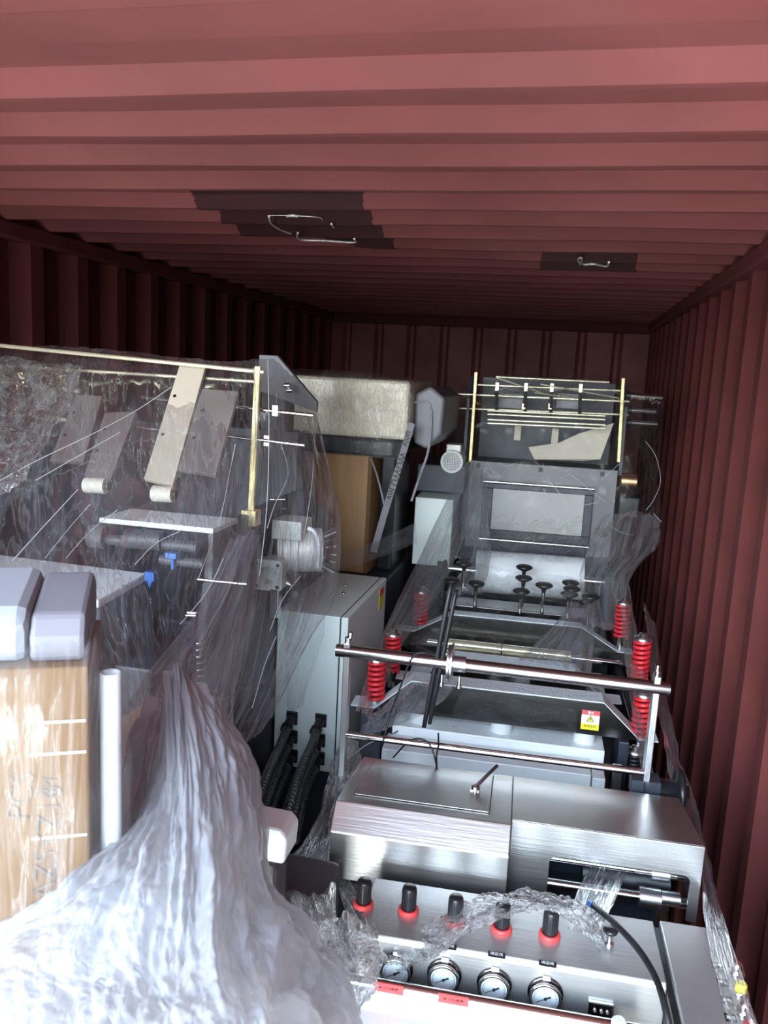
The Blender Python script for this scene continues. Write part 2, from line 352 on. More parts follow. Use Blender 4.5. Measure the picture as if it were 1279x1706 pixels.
# ------------------------------------------------------------------ the container
def corr(a, b, pitch, depth, phase, fl=(.26, .245, .25, .245)):
    """(coordinate along the wall, depth into the room) of a trapezoid corrugation"""
    out = [(a, 0.)]; k = math.floor((a-phase)/pitch)-1
    while True:
        o = phase+k*pitch
        for t, h in ((0, 0), (fl[0], 0), (fl[0]+fl[1], depth), (fl[0]+fl[1]+fl[2], depth)):
            c = o+t*pitch
            if a < c < b: out.append((c, h))
        k += 1
        if o > b: break
    out.append((b, 0.)); return out
def wall(name, prof, f, lo, hi, m, seg=1):
    mb = MB(); vs = []; n = len(prof)
    for t in (lo, hi):
        vs += [f(c, h, t) for c, h in prof]
    mb.add(vs, [(i, i+1, n+i+1, n+i) for i in range(n-1)]); return struct(mb.build(name, m))
YD = .10
wall('wall_left', corr(YD, YB+.06, .278, .036, 2.445), lambda c, h, t: (XL-.036+h, c, t), -.02, ZT+.04, M['paint'])
wall('wall_right', corr(YD, YB+.06, .278, .036, 2.42), lambda c, h, t: (XR+.036-h, c, t), -.02, ZT+.04, M['paint'])
wall('wall_back', corr(XL-.05, XR+.05, .25, .03, -1.72, (.10, .10, .70, .10)), lambda c, h, t: (c, YB+.04-h, t), -.02, ZT+.04, M['paint'])
cprof = [(YD, .004), (.98, .004), (1.0, -.004), (1.10, -.004)]+[(c, -.028+h) for c, h in corr(1.125, YB+.06, .225, .030, 1.125, (.52, .22, .08, .18))]
xs = np.linspace(XL-.06, XR+.06, 30); mb = MB(); vs = []; n = len(cprof)
for x in xs:
    for c, h in cprof:
        k = 0 if c < 1.15 or c > YB-.1 else 1
        vs.append((x, c+k*.012*float(gnoise(np.array([x*1.1+5.3]), np.array([c*1.3]), 3)[0]), ZT-h+k*.006*float(gnoise(np.array([x*1.7]), np.array([c*2.1]), 4)[0])))
mb.add(vs, [(r*n+i, r*n+i+1, (r+1)*n+i+1, (r+1)*n+i) for r in range(len(xs)-1) for i in range(n-1)]); struct(mb.build('ceiling', M['roof']))
struct(MB().box((XL-.05, YD, -.03), (XR+.05, YB, 0)).build('floor', M['floor']))
for nm, x0, x1 in (('trim_1', XL-.04, XL+.035), ('trim_2', XR-.03, XR+.04)):
    struct(MB().box((x0, YD, ZT-.055), (x1, YB, ZT-.002)).build(nm, M['rail'], bevel=.008))
struct(MB().box((XL, YB-.03, ZT-.07), (XR, YB+.04, ZT-.002)).build('trim_3', M['raild'], bevel=.008))

# roof repair patches: thin plates lying against the corrugations
CS = np.array(mb.v).reshape(len(xs), n, 3)
def roof_z(x, y):
    k = int(np.clip(np.searchsorted(xs, x)-1, 0, len(xs)-2)); f = (x-xs[k])/(xs[k+1]-xs[k])
    return float(np.interp(y, CS[k, :, 1], CS[k, :, 2])*(1-f)+np.interp(y, CS[k+1, :, 1], CS[k+1, :, 2])*f)
def inside(x, y, P_):
    c = False
    for a, b in zip(P_, P_[1:]+P_[:1]):
        if (a[1] > y) != (b[1] > y) and x < (b[0]-a[0])*(y-a[1])/(b[1]-a[1])+a[0]: c = not c
    return c
def patch(name, quad, m, label, weld, ny=150):
    P_ = [tuple(atz(x, y, ZT+.006)[:2]) for x, y in quad]; pa = np.array(P_); lo, hi = pa.min(0), pa.max(0)
    nx = max(6, int((hi[0]-lo[0])/.005)); gx, gy = np.linspace(lo[0], hi[0], nx), np.linspace(lo[1], hi[1], ny)
    q = MB(); idx = {}
    def vid(a, b):
        if (a, b) not in idx:
            idx[(a, b)] = len(q.v); q.v.append((gx[a], gy[b], roof_z(gx[a], gy[b])-.0025))
        return idx[(a, b)]
    for a in range(nx-1):
        for b in range(ny-1):
            if inside((gx[a]+gx[a+1])/2, (gy[b]+gy[b+1])/2, P_):
                q.f.append((vid(a, b), vid(a, b+1), vid(a+1, b+1), vid(a+1, b))); q.sm.append(False)
    r = tag(q.build(name, m, base=True), label, 'roof patch')
    so = r.modifiers.new('thickness', 'SOLIDIFY'); so.thickness = .002
    for path, rad in weld:
        MB().tube([atz(x, y, ZT-.008)-r.location for x, y in path], rad, 6, 4).build('weld_bead', M['weld'], r)
    return r
patch('repair_patch', [(300, 317), (600, 327), (607, 352), (640, 392), (660, 412), (420, 396), (372, 372), (362, 352), (335, 345)], M['patch'],
      'large dark red repair patch on the container ceiling with torn white scrapes',
      [([(448, 361), (452, 372), (466, 382), (484, 389)], .0035), ([(496, 388), (499, 399), (540, 401), (590, 404), (590, 398)], .0035),
       ([(478, 360), (487, 359), (496, 360)], .004), ([(446, 359), (480, 359), (530, 362), (537, 368)], .0013), ([(552, 373), (556, 379)], .003)])
patch('repair_patch', [(903, 417), (1062, 424), (1058, 455), (899, 449)], M['patch'],
      'small dark red repair patch on the ceiling near the right wall',
      [([(967, 441), (963, 432), (969, 430), (970, 440), (990, 440), (1010, 444), (1014, 437)], .004)])
patch('roof_slot', [(910, 50), (944, 51), (944, 58), (912, 58)], M['ink'], 'short black slot in the ceiling near the door end', [])

# ------------------------------------------------------------------ right machine
R = empty('converting_machine', MO, TH)
tag(R, 'stainless label converting machine with pressure gauges and red springs along the right wall', 'machine')
def P(name, mb, m, bevel=0, parent=R, at_=None): return mb.build(name, m, parent, bevel, at_=at_)
# -- lower body and base
P('base_frame', MB().box((-.45, .015, 0), (.285, 2.55, .86)), M['dark'], .01)
P('base_cabinet', MB().box((-.29, -.168, 0), (.23, -.02, .84)), M['steelv'], .004)
P('console', MB().prism([(-.182, .845), (-.182, .973), (-.176, .98), (-.012, .98), (-.012, .845)], lambda p, q, t: (t, p, q), -.30, .236), M['steel'], .002)
P('console_gap', MB().box((.2365, -.50, .8), (.2475, -.016, .97)), M['black'])
CZ = .98
sb = P('side_console', MB().prism([(-.70, .70), (-.70, .98), (-.006, .98), (-.006, .70)], lambda p, q, t: (t, p, q), .248, .368), M['steelv'], .003)
for (x, y), s in zip(((1195, 1608), (1204, 1637), (1211, 1667), (1217, 1696)), ('启动', '停止', '点动', '复位')):
    c = mz(x, y, CZ+.0008)
    lp = P('name_plate', MB().box((c.x-.009, c.y-.009, CZ), (c.x+.009, c.y+.009, CZ+.0012)), M['ink'], parent=sb)
    text('lettering', s, .0072, M['wink'], (c.x, c.y, CZ+.0016), (1, 0, 0), (0, 1, 0), sb)
for (x, y), cm in zip(((1228, 1612), (1234, 1645), (1240, 1678), (1247, 1712)), ('chrome', 'yel', 'chrome', 'red')):
    c = mz(x, y, CZ+.012)
    bt = P('push_button', MB().lathe((c.x, c.y, CZ), (0, 0, 1), [(.014, 0), (.014, .006), (.012, .008)]), M['chrome'], parent=sb)
    P('button_cap', MB().lathe((c.x, c.y, CZ+.008), (0, 0, 1), [(.0095, 0), (.0095, .010), (.007, .013)]), M[cm], parent=sb)
# -- regulators
def regulator(c):
    r = P('regulator_knob', MB().lathe((0, 0, 0), (0, 0, 1), [(.0118, .004), (.0122, .03), (.0118, .043), (.0105, .046), (0, .0462)], 32), M['black'], at_=c)
    MB().lathe((0, 0, 0), (0, 0, 1), [(.017, .0), (.0175, .003), (.0165, .007), (.0125, .0085), (.0125, .004)], 32).build('red_ring', M['redl'], r)
    rb = MB()
    for k in range(22):
        t = 2*math.pi*k/22; rb.cyl((.0119*math.cos(t), .0119*math.sin(t), .011), (.0117*math.cos(t), .0117*math.sin(t), .041), .0007, 6)
    rb.build('knurling', M['black'], r); return r
r0 = regulator(mz(915, 1560, CZ)); r0.scale = (1.13, 1.13, 1.13)
for x, y in ((835, 1549), (757, 1536), (680, 1519), (605, 1508)): dup(r0, mz(x, y, CZ), R)
for x, y in ((912, 1606), (827, 1591), (746, 1577)):
    c = mz(x, y, CZ)
    pl_ = P('name_plate', MB().box((c.x-.015, c.y-.007, CZ), (c.x+.015, c.y+.007, CZ+.0008)), M['ink'])
    text('lettering', '调压阀', .0075, M['wink'], (c.x, c.y+.001, CZ+.0011), (1, 0, 0), (0, 1, 0), pl_)
# -- gauges
def gauge(c):
    g = P('pressure_gauge', MB().lathe((0, 0, 0), (0, -1, 0), [(.0215, .0), (.0215, .010), (.0245, .0105), (.0245, .014), (.0205, .0155), (.0196, .0128), (0, .0127)], 40), M['chrome'], at_=c)
    MB().lathe((0, 0, 0), (0, -1, 0), [(.0265, .0005), (.0265, .003), (.022, .0032)], 40).build('flange', M['gun'], g)
    d = MB().lathe((0, 0, 0), (0, -1, 0), [(.0196, .0132), (0, .0133)], 40).build('dial', M['dial'], g)
    sc = MB()
    for k in range(27):
        t = math.radians(-45+k*270/26); r1 = .0155 if k % 5 else .014
        sc.bar((math.cos(t)*r1, -.0137, math.sin(t)*r1), (math.cos(t)*.0172, -.0137, math.sin(t)*.0172), .0005, .0002, (0, 1, 0))
    for k in range(40):
        t0, t1 = math.radians(-45+k*270/40), math.radians(-45+(k+1)*270/40)
        sc.bar((math.cos(t0)*.0172, -.0137, math.sin(t0)*.0172), (math.cos(t1)*.0172, -.0137, math.sin(t1)*.0172), .0004, .0002, (0, 1, 0))
    sc.build('scale_marks', M['ink'], g)
    t = math.radians(30); nd = MB().bar((-math.cos(t)*.014, -.0146, -math.sin(t)*.014), (math.cos(t)*.003, -.0146, math.sin(t)*.003), .0009, .0004, (0, 1, 0))
    nd.bar((0, -.0146, 0), (math.cos(t)*.009, -.0146, math.sin(t)*.009), .0026, .0005, (0, 1, 0)).lathe((0, -.0142, 0), (0, -1, 0), [(.0024, 0), (.0022, .0015)], 14)
    nd.build('needle', M['ink'], g)
    for a in (215, 325): MB().lathe((.0242*math.cos(math.radians(a)), -.0012, .0242*math.sin(math.radians(a))), (0, -1, 0), [(.0022, .0), (.0022, .003), (.0012, .004)], 12).build('screw', M['chrome'], g)
    MB().box((-.006, -.009, .0245), (.006, -.001, .0285)).build('clamp_tab', M['chrome'], g, .001); return g
def sc15(o): o.scale = (1.15, 1.15, 1.15); return o
g0 = None
for x, y in ((660, 1612), (740, 1622), (823, 1638), (908, 1653)):
    c = mt(x, y, -.1825); c.y = -.1825
    g0 = sc15(gauge(c)) if g0 is None else (dup(g0, c, R) and g0)
c = mt(1000, 1680, -.183)
cpn = P('connector_plate', MB().box((c.x-.021, -.189, c.z-.014), (c.x+.021, -.182, c.z+.014)), M['chrome'], .001)
for dx in (-.010, .001, .011): MB().lathe((c.x+dx, -.189, c.z-.001), (0, -1, 0), [(.003, 0), (.003, .004), (.0015, .0055)], 12).build('screw', M['chrome'], cpn)
c = mz(1014, 1575, CZ)
kn = P('air_valve', MB().lathe((c.x, c.y, CZ), (0, 0, 1), [(.008, 0), (.008, .006), (.0045, .008), (.0045, .022), (.006, .024)]), M['chrome'])
MB().lathe((c.x, c.y, CZ+.023), (0, 0, 1), [(.004, 0), (.0125, .004), (.0135, .008), (.010, .011), (0, .012)]).build('knob', M['black'], kn)
# air hose with blue fitting
hp = [mz(985, 1507, 1.02), mz(1020, 1535, 1.04), mz(1062, 1580, 1.05), mz(1092, 1630, 1.05), mz(1108, 1680, 1.045), mz(1116, 1730, 1.02), mz(1118, 1790, .99)]
hs_ = P('air_hose', MB().tube(hp, .0055, 12, 8), M['rubber'])
d = (hp[0]-hp[1]).normalized()
MB().cyl(hp[0]-d*.006, hp[0]+d*.006, .0062, 16).build('hose_fitting', M['blue'], hs_)
# -- front edge rail and white feed table
ra, rb_ = mt(560, 1622, -.245), mt(1060, 1704, -.245); zr = (ra.z+rb_.z)/2
P('edge_rail', MB().cyl((-.30, -.245, zr-.012), (.19, -.245, zr-.012), .012, 20), M['chrome'])
P('feed_table', MB().prism([(-.236, zr-.06), (-.236, zr-.022), (-.25, zr-.024), (-.28, zr-.034), (-.85, zr-.06), (-.85, zr-.10)], lambda p, q, t: (t, p, q), -.31, .195), M['white'], .003)
P('table_support', MB().box((-.28, -.80, 0), (.17, -.24, zr-.09)), M['dark'])
for x, y in ((647, 1646), (755, 1665)):
    c = mt(x, y, -.259)
    l_ = P('warning_label', MB().cbox((c.x, c.y-.001, c.z), V(.0255, 0, 0), V(0, .0006, .0002), V(0, -.003, .0108)), M['redl'])
    text('lettering', '▲ 小心夹手', .0066, M['ink'], (c.x, c.y-.0022, c.z), (1, 0, 0), (0, -.3, 1), l_)
P('table_socket', MB().lathe(tuple(mt(1030, 1712, -.27)), (0, 0, 1), [(.012, -.02), (.012, .012), (.009, .015)]), M['white'])
# -- stainless cover
cz = lambda y: 1.1028-.1583*y
cov = P('cover', MB().prism([(.02, .943), (.02, 1.046), (.0613, cz(.0613)), (.365, cz(.365)), (.365, .90), (.345, .90), (.345, .943)], lambda p, q, t: (t, p, q), -.402, -.04), M['lidsteel'], .002)
w0, w1, w2 = mt(911, 1480, .09), mt(920, 1427, .09), mt(1147, 1480, .09)
zt, zb, xl, xr = mt(1000, 1437, .09).z, .925, w0.x, w2.x
arch = [(-.039, zb), (-.039, cz(.09)), (.337, cz(.09)), (.337, zb), (xr, zb)]
for k in range(7): t = math.radians(k*15); arch.append((xr-.014+.014*math.cos(t), zt-.014+.014*math.sin(t)))
for k in range(7): t = math.radians(90+k*15); arch.append((xl+.014+.014*math.cos(t), zt-.014+.014*math.sin(t)))
arch.append((xl, zb))
P('cover_front', MB().prism(arch, lambda p, q, t: (p, t, q), .085, .090), M['lidsteel'], .0012)
P('cover_top', MB().prism([(.0905, cz(.09)-.003), (.0905, cz(.09)), (.365, cz(.365)), (.365, cz(.365)-.003)], lambda p, q, t: (t, p, q), -.0395, .337), M['lidsteel'], .0015)
P('cover_side', MB().prism([(.0905, zb), (.0905, cz(.09)-.0035), (.365, cz(.365)-.0035), (.365, zb)], lambda p, q, t: (t, p, q), .334, .3365), M['lidsteel'])
P('cover_back', MB().box((-.039, .361, .9), (.333, .3645, cz(.365)-.004)), M['steel'])
# lid on the left half, seam and lever latch
lx0, lx1, ly0, ly1 = -.373, -.085, .102, .348
def slab(x0, x1, y0, y1, h0, h1): return MB().prism([(y0, cz(y0)+h0), (y0, cz(y0)+h1), (y1, cz(y1)+h1), (y1, cz(y1)+h0)], lambda p, q, t: (t, p, q), x0, x1)
P('lid_seam', slab(lx0, lx1, ly0, ly1, 0, .0006), M['ink'])
lid = P('lid', slab(lx0+.0022, lx1-.0022, ly0+.0022, ly1-.0022, .0007, .0032), M['lidsteel'], .0008)
lc = V(-.122, .235, cz(.235)+.003)
lat = slab(lc.x-.011, lc.x+.009, lc.y-.02, lc.y+.015, .0033, .006).build('latch', M['chrome'], lid, .001)
MB().lathe((lc.x, lc.y-.012, lc.z), (0, .15, 1), [(.010, .002), (.0095, .012), (.006, .014)]).cyl((lc.x, lc.y-.012, lc.z+.011), (lc.x+.042, lc.y+.075, lc.z+.024), .0042, 14).build('latch_lever', M['chrome'], lid)
# shafts behind the arched opening
inner = P('drive_housing', MB().box((-.03, .30, .80), (.33, .34, 1.02)), M['dark'])
for y, z, r in ((.16, .975, .009), (.13, .935, .011)):
    P('drive_shaft', MB().cyl((-.03, y, z), (.325, y, z), r, 20), M['chrome'])
bx = mt(1090, 1502, .12).x
P('shaft_coupling', MB().cyl((bx-.03, .13, .935), (bx+.012, .13, .935), .021, 24).cyl((bx+.014, .13, .94), (bx+.05, .13, .94), .015, 24), M['alu'])
P('shaft_collar', MB().cyl((bx-.005, .16, .975), (bx+.03, .16, .975), .016, 24), M['alu'])
for k in range(4): P('clip', MB().box((.045+k*.0105, .20, 1.0), (.0535+k*.0105, .206, 1.016)), M['alu'])
P('rubber_drum', MB().cyl((.12, .20, .93), (.30, .20, .93), .03, 24), M['rubber'])
# -- unwind shaft bracket
for x in (-.463, .267):
    pb = P('bracket_plate', MB().box((x-.0075, .39, .88), (x+.0075, .425, 1.318)), M['alu'], .002)
    MB().cyl((x, .405, 1.318), (x, .405, 1.33), .008, 16).cyl((x+.002, .422, 1.318), (x+.002, .422, 1.338), .006, 16).build('clamp_screw', M['chrome'], pb)
P('unwind_shaft', MB().cyl((-.49, .4, 1.296), (.296, .4, 1.290), .0155, 32), M['shaft'])
P('tie_rod', MB().cyl((-.46, .4, 1.08), (.272, .4, 1.08), .0085, 24), M['chrome'])
sx = mt(752, 1107, .4).x
hub = P('shaft_collar', MB().cyl((sx-.009, .4, 1.2945), (sx-.004, .4, 1.2945), .045, 40).cyl((sx-.002, .4, 1.2945), (sx+.003, .4, 1.2945), .048, 40).cyl((sx+.004, .4, 1.2945), (sx+.034, .4, 1.2945), .019, 28), M['alu'], .001)
for dx in (-.02, .022): MB().cyl((sx+dx, .385, 1.245), (sx+dx, .385, 1.27), .0045, 12).cyl((sx+dx, .385, 1.241), (sx+dx, .385, 1.247), .007, 12).build('clamp_bolt', M['chrome'], hub)
P('bracket_foot', MB().box((.235, .39, 1.02), (.30, .44, 1.062)), M['dark'])
# -- white bed under the first bridge
P('white_beam', MB().box((-.39, .56, .90), (.16, .66, .978)), M['white'], .003)
P('white_end_block', MB().box((.163, .56, .895), (.196, .655, .972)), M['white'], .003)
P('white_bed', MB().box((-.38, .665, .93), (.20, .95, 1.0)), M['white'], .003)
for x in (700, 834, 973):
    c = mt(x, 1222, .72); P('white_post', MB().cyl((c.x, .72, .995), (c.x, .72, 1.05), .03, 32), M['plastic'])
# -- bridges
def bridge(y0, y1, xa, xb, top, drop, run, low, hi_m):
    f = lambda p, q, t: (p, t, q)
    poly = [(xa-run-.07, low), (xa-run-.07, top-drop), (xa-run, top-drop), (xa, top), (xb, top), (xb+run, top-drop), (xb+run+.05, top-drop), (xb+run+.05, low)]
    b = P('bridge', MB().prism(poly, f, y0, y1), M['gun'], .0015)
    t = .0025; strip = [(x, z) for x, z in poly[1:7]]
    mb = MB(); vs = []
    for y in (y0+.001, y1-.001):
        for dz in (0.0003, t): vs += [(x, y, z+dz) for x, z in strip]
    n = len(strip); fs = []
    for i in range(n-1):
        fs += [(n+i, n+i+1, 3*n+i+1, 3*n+i), (i, 2*n+i, 2*n+i+1, i+1), (i, i+1, n+i+1, n+i), (2*n+i, 3*n+i, 3*n+i+1, 2*n+i+1)]
    fs += [(0, n, 3*n, 2*n), (n-1, 3*n-1, 4*n-1, 2*n-1)]
    mb.add(vs, fs); mb.build('bridge_top', hi_m, b); return b
b1 = bridge(.68, .755, -.335, .187, 1.128, .092, .10, 1.035, M['hammer'])
bridge(.95, 1.02, -.255, .125, 1.112, .085, .095, 1.0, M['hammer'])
bridge(1.32, 1.375, -.285, .16, 1.142, .075, .13, 1.02, M['hammer'])
P('bed_plate', MB().box((-.40, .96, .95), (.24, 1.32, .985)), M['white'])
for x in (-.20, .06): P('white_pad', MB().box((x-.07, .80, 1.0), (x+.07, .87, 1.085)), M['plastic'], .003)
P('white_pad', MB().box((.155, .80, 1.0), (.175, .84, 1.085)), M['plastic'], .003)
for z, y, r in ((1.055, 1.26, .018), (1.022, 1.24, .018)):
    P('polished_roller', MB().cyl((-.30, y, z), (-.105, y, z), r, 24).cyl((-.10, y, z), (.13, y, z), r, 24), M['brass'])
P('roller_shaft', MB().cyl((-.36, 1.26, 1.055), (.30, 1.26, 1.05), .008, 16), M['chrome'])
P('rear_bed', MB().box((-.42, 1.38, .86), (.27, 1.9, 1.06)), M['gun'], .004)
P('pressure_plate', MB().box((-.33, 1.48, 1.06), (.19, 1.60, 1.135)), M['gun'], .004)
# sticker on the first bridge
c = mt(983, 1200, .679); sy_ = .6785; sw, sh = .0235, .027
st = P('warning_sticker', MB().box((c.x-sw, sy_, c.z-sh), (c.x+sw, sy_+.001, c.z+sh)), M['whl'])
MB().box((c.x-sw, sy_-.0006, c.z+sh*.55), (c.x+sw, sy_, c.z+sh)).build('red_band', M['redl'], st)
MB().box((c.x-sw, sy_-.0006, c.z-sh), (c.x+sw, sy_, c.z-sh*.38)).build('yellow_band', M['yel'], st)
tri = lambda s, dz=0: [(-s, -s*.58+dz), (s, -s*.58+dz), (0, s*1.15+dz)]
ft = lambda p, q, t: (c.x+p, t, c.z+.002+q)
MB().prism(tri(.0105), ft, sy_-.0005, sy_).build('warning_triangle', M['ink'], st)
MB().prism(tri(.0072), ft, sy_-.0009, sy_-.0004).build('triangle_fill', M['yel'], st)
MB().prism([(.001, .0055), (-.0035, -.0002), (-.0005, -.0002), (-.002, -.0036), (.0035, .0012), (.0005, .0012), (.003, .0055)], ft, sy_-.0012, sy_-.0008).build('flash_symbol', M['ink'], st)
text('lettering', '有电危险', .0085, M['ink'], (c.x, sy_-.0009, c.z-sh*.63), (1, 0, 0), (0, 0, 1), st)
text('lettering', '警告', .008, M['wink'], (c.x, sy_-.0009, c.z+sh*.78), (1, 0, 0), (0, 0, 1), st)
# -- springs on columns
def spring(c, h, Rr, m, turns, name='die_spring'):
    o = P(name, MB().helix((0, 0, 0), Rr-.005, h, turns, .0064, 8, 24, .95), m, at_=c)
    MB().cyl((0, 0, -.05), (0, 0, h+.02), Rr*.45, 16).build('column', M['chrome'], o)
    MB().lathe((0, 0, h+.001), (0, 0, 1), [(Rr, 0), (Rr, .010), (Rr*.5, .011), (Rr*.5, .02), (.004, .021)]).build('cap', M['alu'], o); return o
s0 = spring(mt(625, 1166, .717)+V(0, 0, -.002), .12, .026, M['red'], 8)
for x, y, v in ((1065, 1229, .717), (652, 1119, .985), (1064, 1130, .985), (699, 1041, 1.36), (1034, 1062, 1.36)):
    dup(s0, mt(x, y, v), R)
k0 = spring(mt(1052, 1312, .70), .10, .024, M['black'], 9, 'buffer_spring')
dup(k0, mt(632, 1250, .72)+V(0, 0, -.03), R)
P('column_block', MB().box((-.47, .66, .86), (-.41, .77, 1.03)), M['dark'], .003)
P('column_block', MB().box((.235, .67, .86), (.262, .80, 1.03)), M['dark'], .003)
P('side_lug', MB().box((.215, .57, .90), (.238, .60, 1.0)), M['alu'], .002)
# -- mushroom hand knobs
def knob(c, h):
    o = P('hand_knob', MB().lathe((0, 0, 0), (0, 0, 1), [(.006, -.022), (.009, -.008), (.022, -.002), (.0305, .004), (.031, .009), (.024, .014), (.008, .017), (0, .0172)]), M['black'], at_=c)
    MB().cyl((0, 0, -h), (0, 0, -.015), .0062, 16).build('stem', M['chrome'], o); return o
n0 = knob(mt(868, 988, 1.40), .10)
for x, y, v in ((773, 942, 1.52), (753, 970, 1.40), (793, 975, 1.42), (873, 948, 1.56), (872, 966, 1.48), (906, 978, 1.42), (948, 993, 1.40), (983, 997, 1.38), (950, 974, 1.50), (952, 984, 1.44)):
    dup(n0, mt(x, y, v), R)
# -- white roller
P('white_roller', MB().cyl((-.235, 1.78, 1.20), (.185, 1.78, 1.205), .085, 48), M['plastic'], .004)
P('roller_shaft', MB().cyl((-.36, 1.78, 1.20), (.29, 1.78, 1.20), .016, 20), M['chrome'])
for x in (-.37, .285): P('roller_bearing', MB().cyl((x-.02, 1.78, 1.2), (x+.02, 1.78, 1.2), .045, 28), M['green'], .002)
for x in (-.36, .275): P('roller_support', MB().box((x-.008, 1.70, .86), (x+.008, 1.86, 1.24)), M['dark'], .002)
# -- rear unit
ry = 2.0
p0, p1 = mt(783, 768, ry), mt(1030, 783, ry); zt_ = (p0.z+p1.z)/2
P('rear_cabinet', MB().box((-.33, 2.02, .86), (.305, 2.45, 1.60)), M['dark'], .006)
P('rear_panel', MB().box((-.306, 2.0, 1.25), (.302, 2.018, zt_)), M['grey'], .002)
for x in (-.27, -.01, .24): P('panel_hinge', MB().box((x-.008, 1.995, zt_-.028), (x+.008, 2.0, zt_-.008)), M['ink'])
f0, f1 = mt(806, 803, ry-.02), mt(988, 905, ry-.02)
fr = MB(); X0, X1, Z1, Z0 = -.242, .212, 1.535, 1.30
iX0, iX1, iZ1, iZ0 = -.200, .178, 1.513, 1.338
for a, b in (((X0, 1.975, iZ1), (X1, 1.999, Z1)), ((X0, 1.975, Z0), (X1, 1.999, iZ0)), ((X0, 1.975, iZ0), (iX0, 1.999, iZ1)), ((iX1, 1.975, iZ0), (X1, 1.999, iZ1))): fr.box(a, b)
P('window_frame', fr, M['dark'], .003)
P('window_pane', MB().box((iX0, 1.99, iZ0), (iX1, 1.9985, iZ1)), M['screen'])
for z in (Z1+.006, Z0-.004): P('chrome_bar', MB().cyl((X0, 1.972, z), (X1, 1.972, z), .005, 14), M['chrome'])
P('lower_panel', MB().box((-.21, 1.96, 1.235), (.20, 1.998, 1.293)), M['dark'], .003)
for x, a, b in ((-.306, (793, 620), (783, 770)), (.293, (1038, 630), (1030, 770))):
    A, B = mt(a[0], a[1], ry), mt(b[0], b[1], ry)
    P('post', MB().bar(B, A, .013, .013, (0, 1, 0)), M['gold'], .002)
def rod(a, b, va, vb=None, r=.005, m='brass', name='guide_rod'):
    return P(name, MB().cyl(mt(a[0], a[1], va), mt(b[0], b[1], va if vb is None else vb), r, 14), M[m])
rod((753, 656), (1048, 669), 2.06); rod((760, 680), (1046, 691), 2.10); rod((795, 641), (1035, 651), 2.03, r=.004)
rod((826, 628), (1015, 637), 2.12); rod((826, 629), (905, 655), 2.0, 2.05, r=.003); rod((900, 640), (1030, 663), 2.0, 2.05, r=.003); rod((890, 654), (960, 664), 2.0, 2.05, r=.003)
for y in (684, 690, 699, 705): rod((812, y), (1008, y+9), 2.0-.004*(y-684)/5, r=.0042)
for x in (828, 876, 919, 967):
    A, B = mt(x, 638+.03*(x-828), 2.03), mt(x-2, 694+.03*(x-828), 2.08)
    g = P('clamp_block', MB().cbox(mt(x, 644+.02*(x-828), 2.02), V(.007, 0, 0), V(0, .008, 0), V(0, 0, .017)), M['brass'], .001)
    MB().bar(A, B, .014, .006, (0, 1, 0)).build('clamp_arm', M['ink'], g)
for x in (872, 916): P('clamp_nut', MB().cbox(mt(x, 677, 2.07), V(.007, 0, 0), V(0, .008, 0), V(0, 0, .012)), M['copper'], .001)
for x0, x1 in ((832, 870), (928, 962)):
    A, B = mt(x0, 655, 2.15), mt(x1, 681, 2.15); P('guide_plate', MB().box((A.x, 2.13, B.z), (B.x, 2.136, A.z)), M['grey'])
for x, y in ((862, 720), (924, 728)):
    A = mt(x, y, 2.18); P('paper_arm', MB().cbox(A, V(.014, 0, 0), V(0, .004, 0), V(0, 0, .035)), M['beige'])
# sagging paper web behind the rods
pw = [mt(1022, 705, 2.12), mt(1000, 765, 2.12), mt(970, 768, 2.14), mt(890, 765, 2.16), mt(880, 745, 2.16), mt(930, 738, 2.15), mt(965, 722, 2.13)]
n = len(pw); P('paper_web', MB().add(pw+[p+V(0, .006, 0) for p in pw], [tuple(range(n)), tuple(range(2*n-1, n-1, -1))]+[(i, n+i, n+(i+1) % n, (i+1) % n) for i in range(n)]), M['beige'])
P('back_plate', MB().box((-.30, 2.44, 1.60), (.30, 2.455, 1.97)), M['dark'])
for x in (-.335, .315): P('side_plate', MB().prism([(2.04, 1.60), (2.06, 1.88), (2.14, 1.97), (2.44, 1.97), (2.44, 1.60)], lambda p, q, t: (t, p, q), x-.006, x+.006), M['dark'])
for (ax, ay), (bx_, by) in (((1048, 659), (1103, 663)), ((1050, 683), (1092, 686)), ((1050, 704), (1095, 707))):
    A, B = mt(ax, ay, 2.05), mt(bx_, by, 2.05)
    o = P('side_roller', MB().cyl(A, B, .0125, 20), M['chrome'])
    MB().cyl(A-V(.012, 0, 0), A+V(.006, 0, 0), .016, 16).build('end_cap', M['black'], o)
c = mt(1048, 803, 1.95); P('powder_brake', MB().cyl((c.x-.03, 1.98, c.z), (c.x+.03, 1.98, c.z), .032, 28), M['copper'], .002)
c = mt(1050, 843, 1.95); P('brake_housing', MB().box((c.x-.045, 1.95, c.z-.05), (c.x+.035, 2.05, c.z+.035)), M['black'], .006)
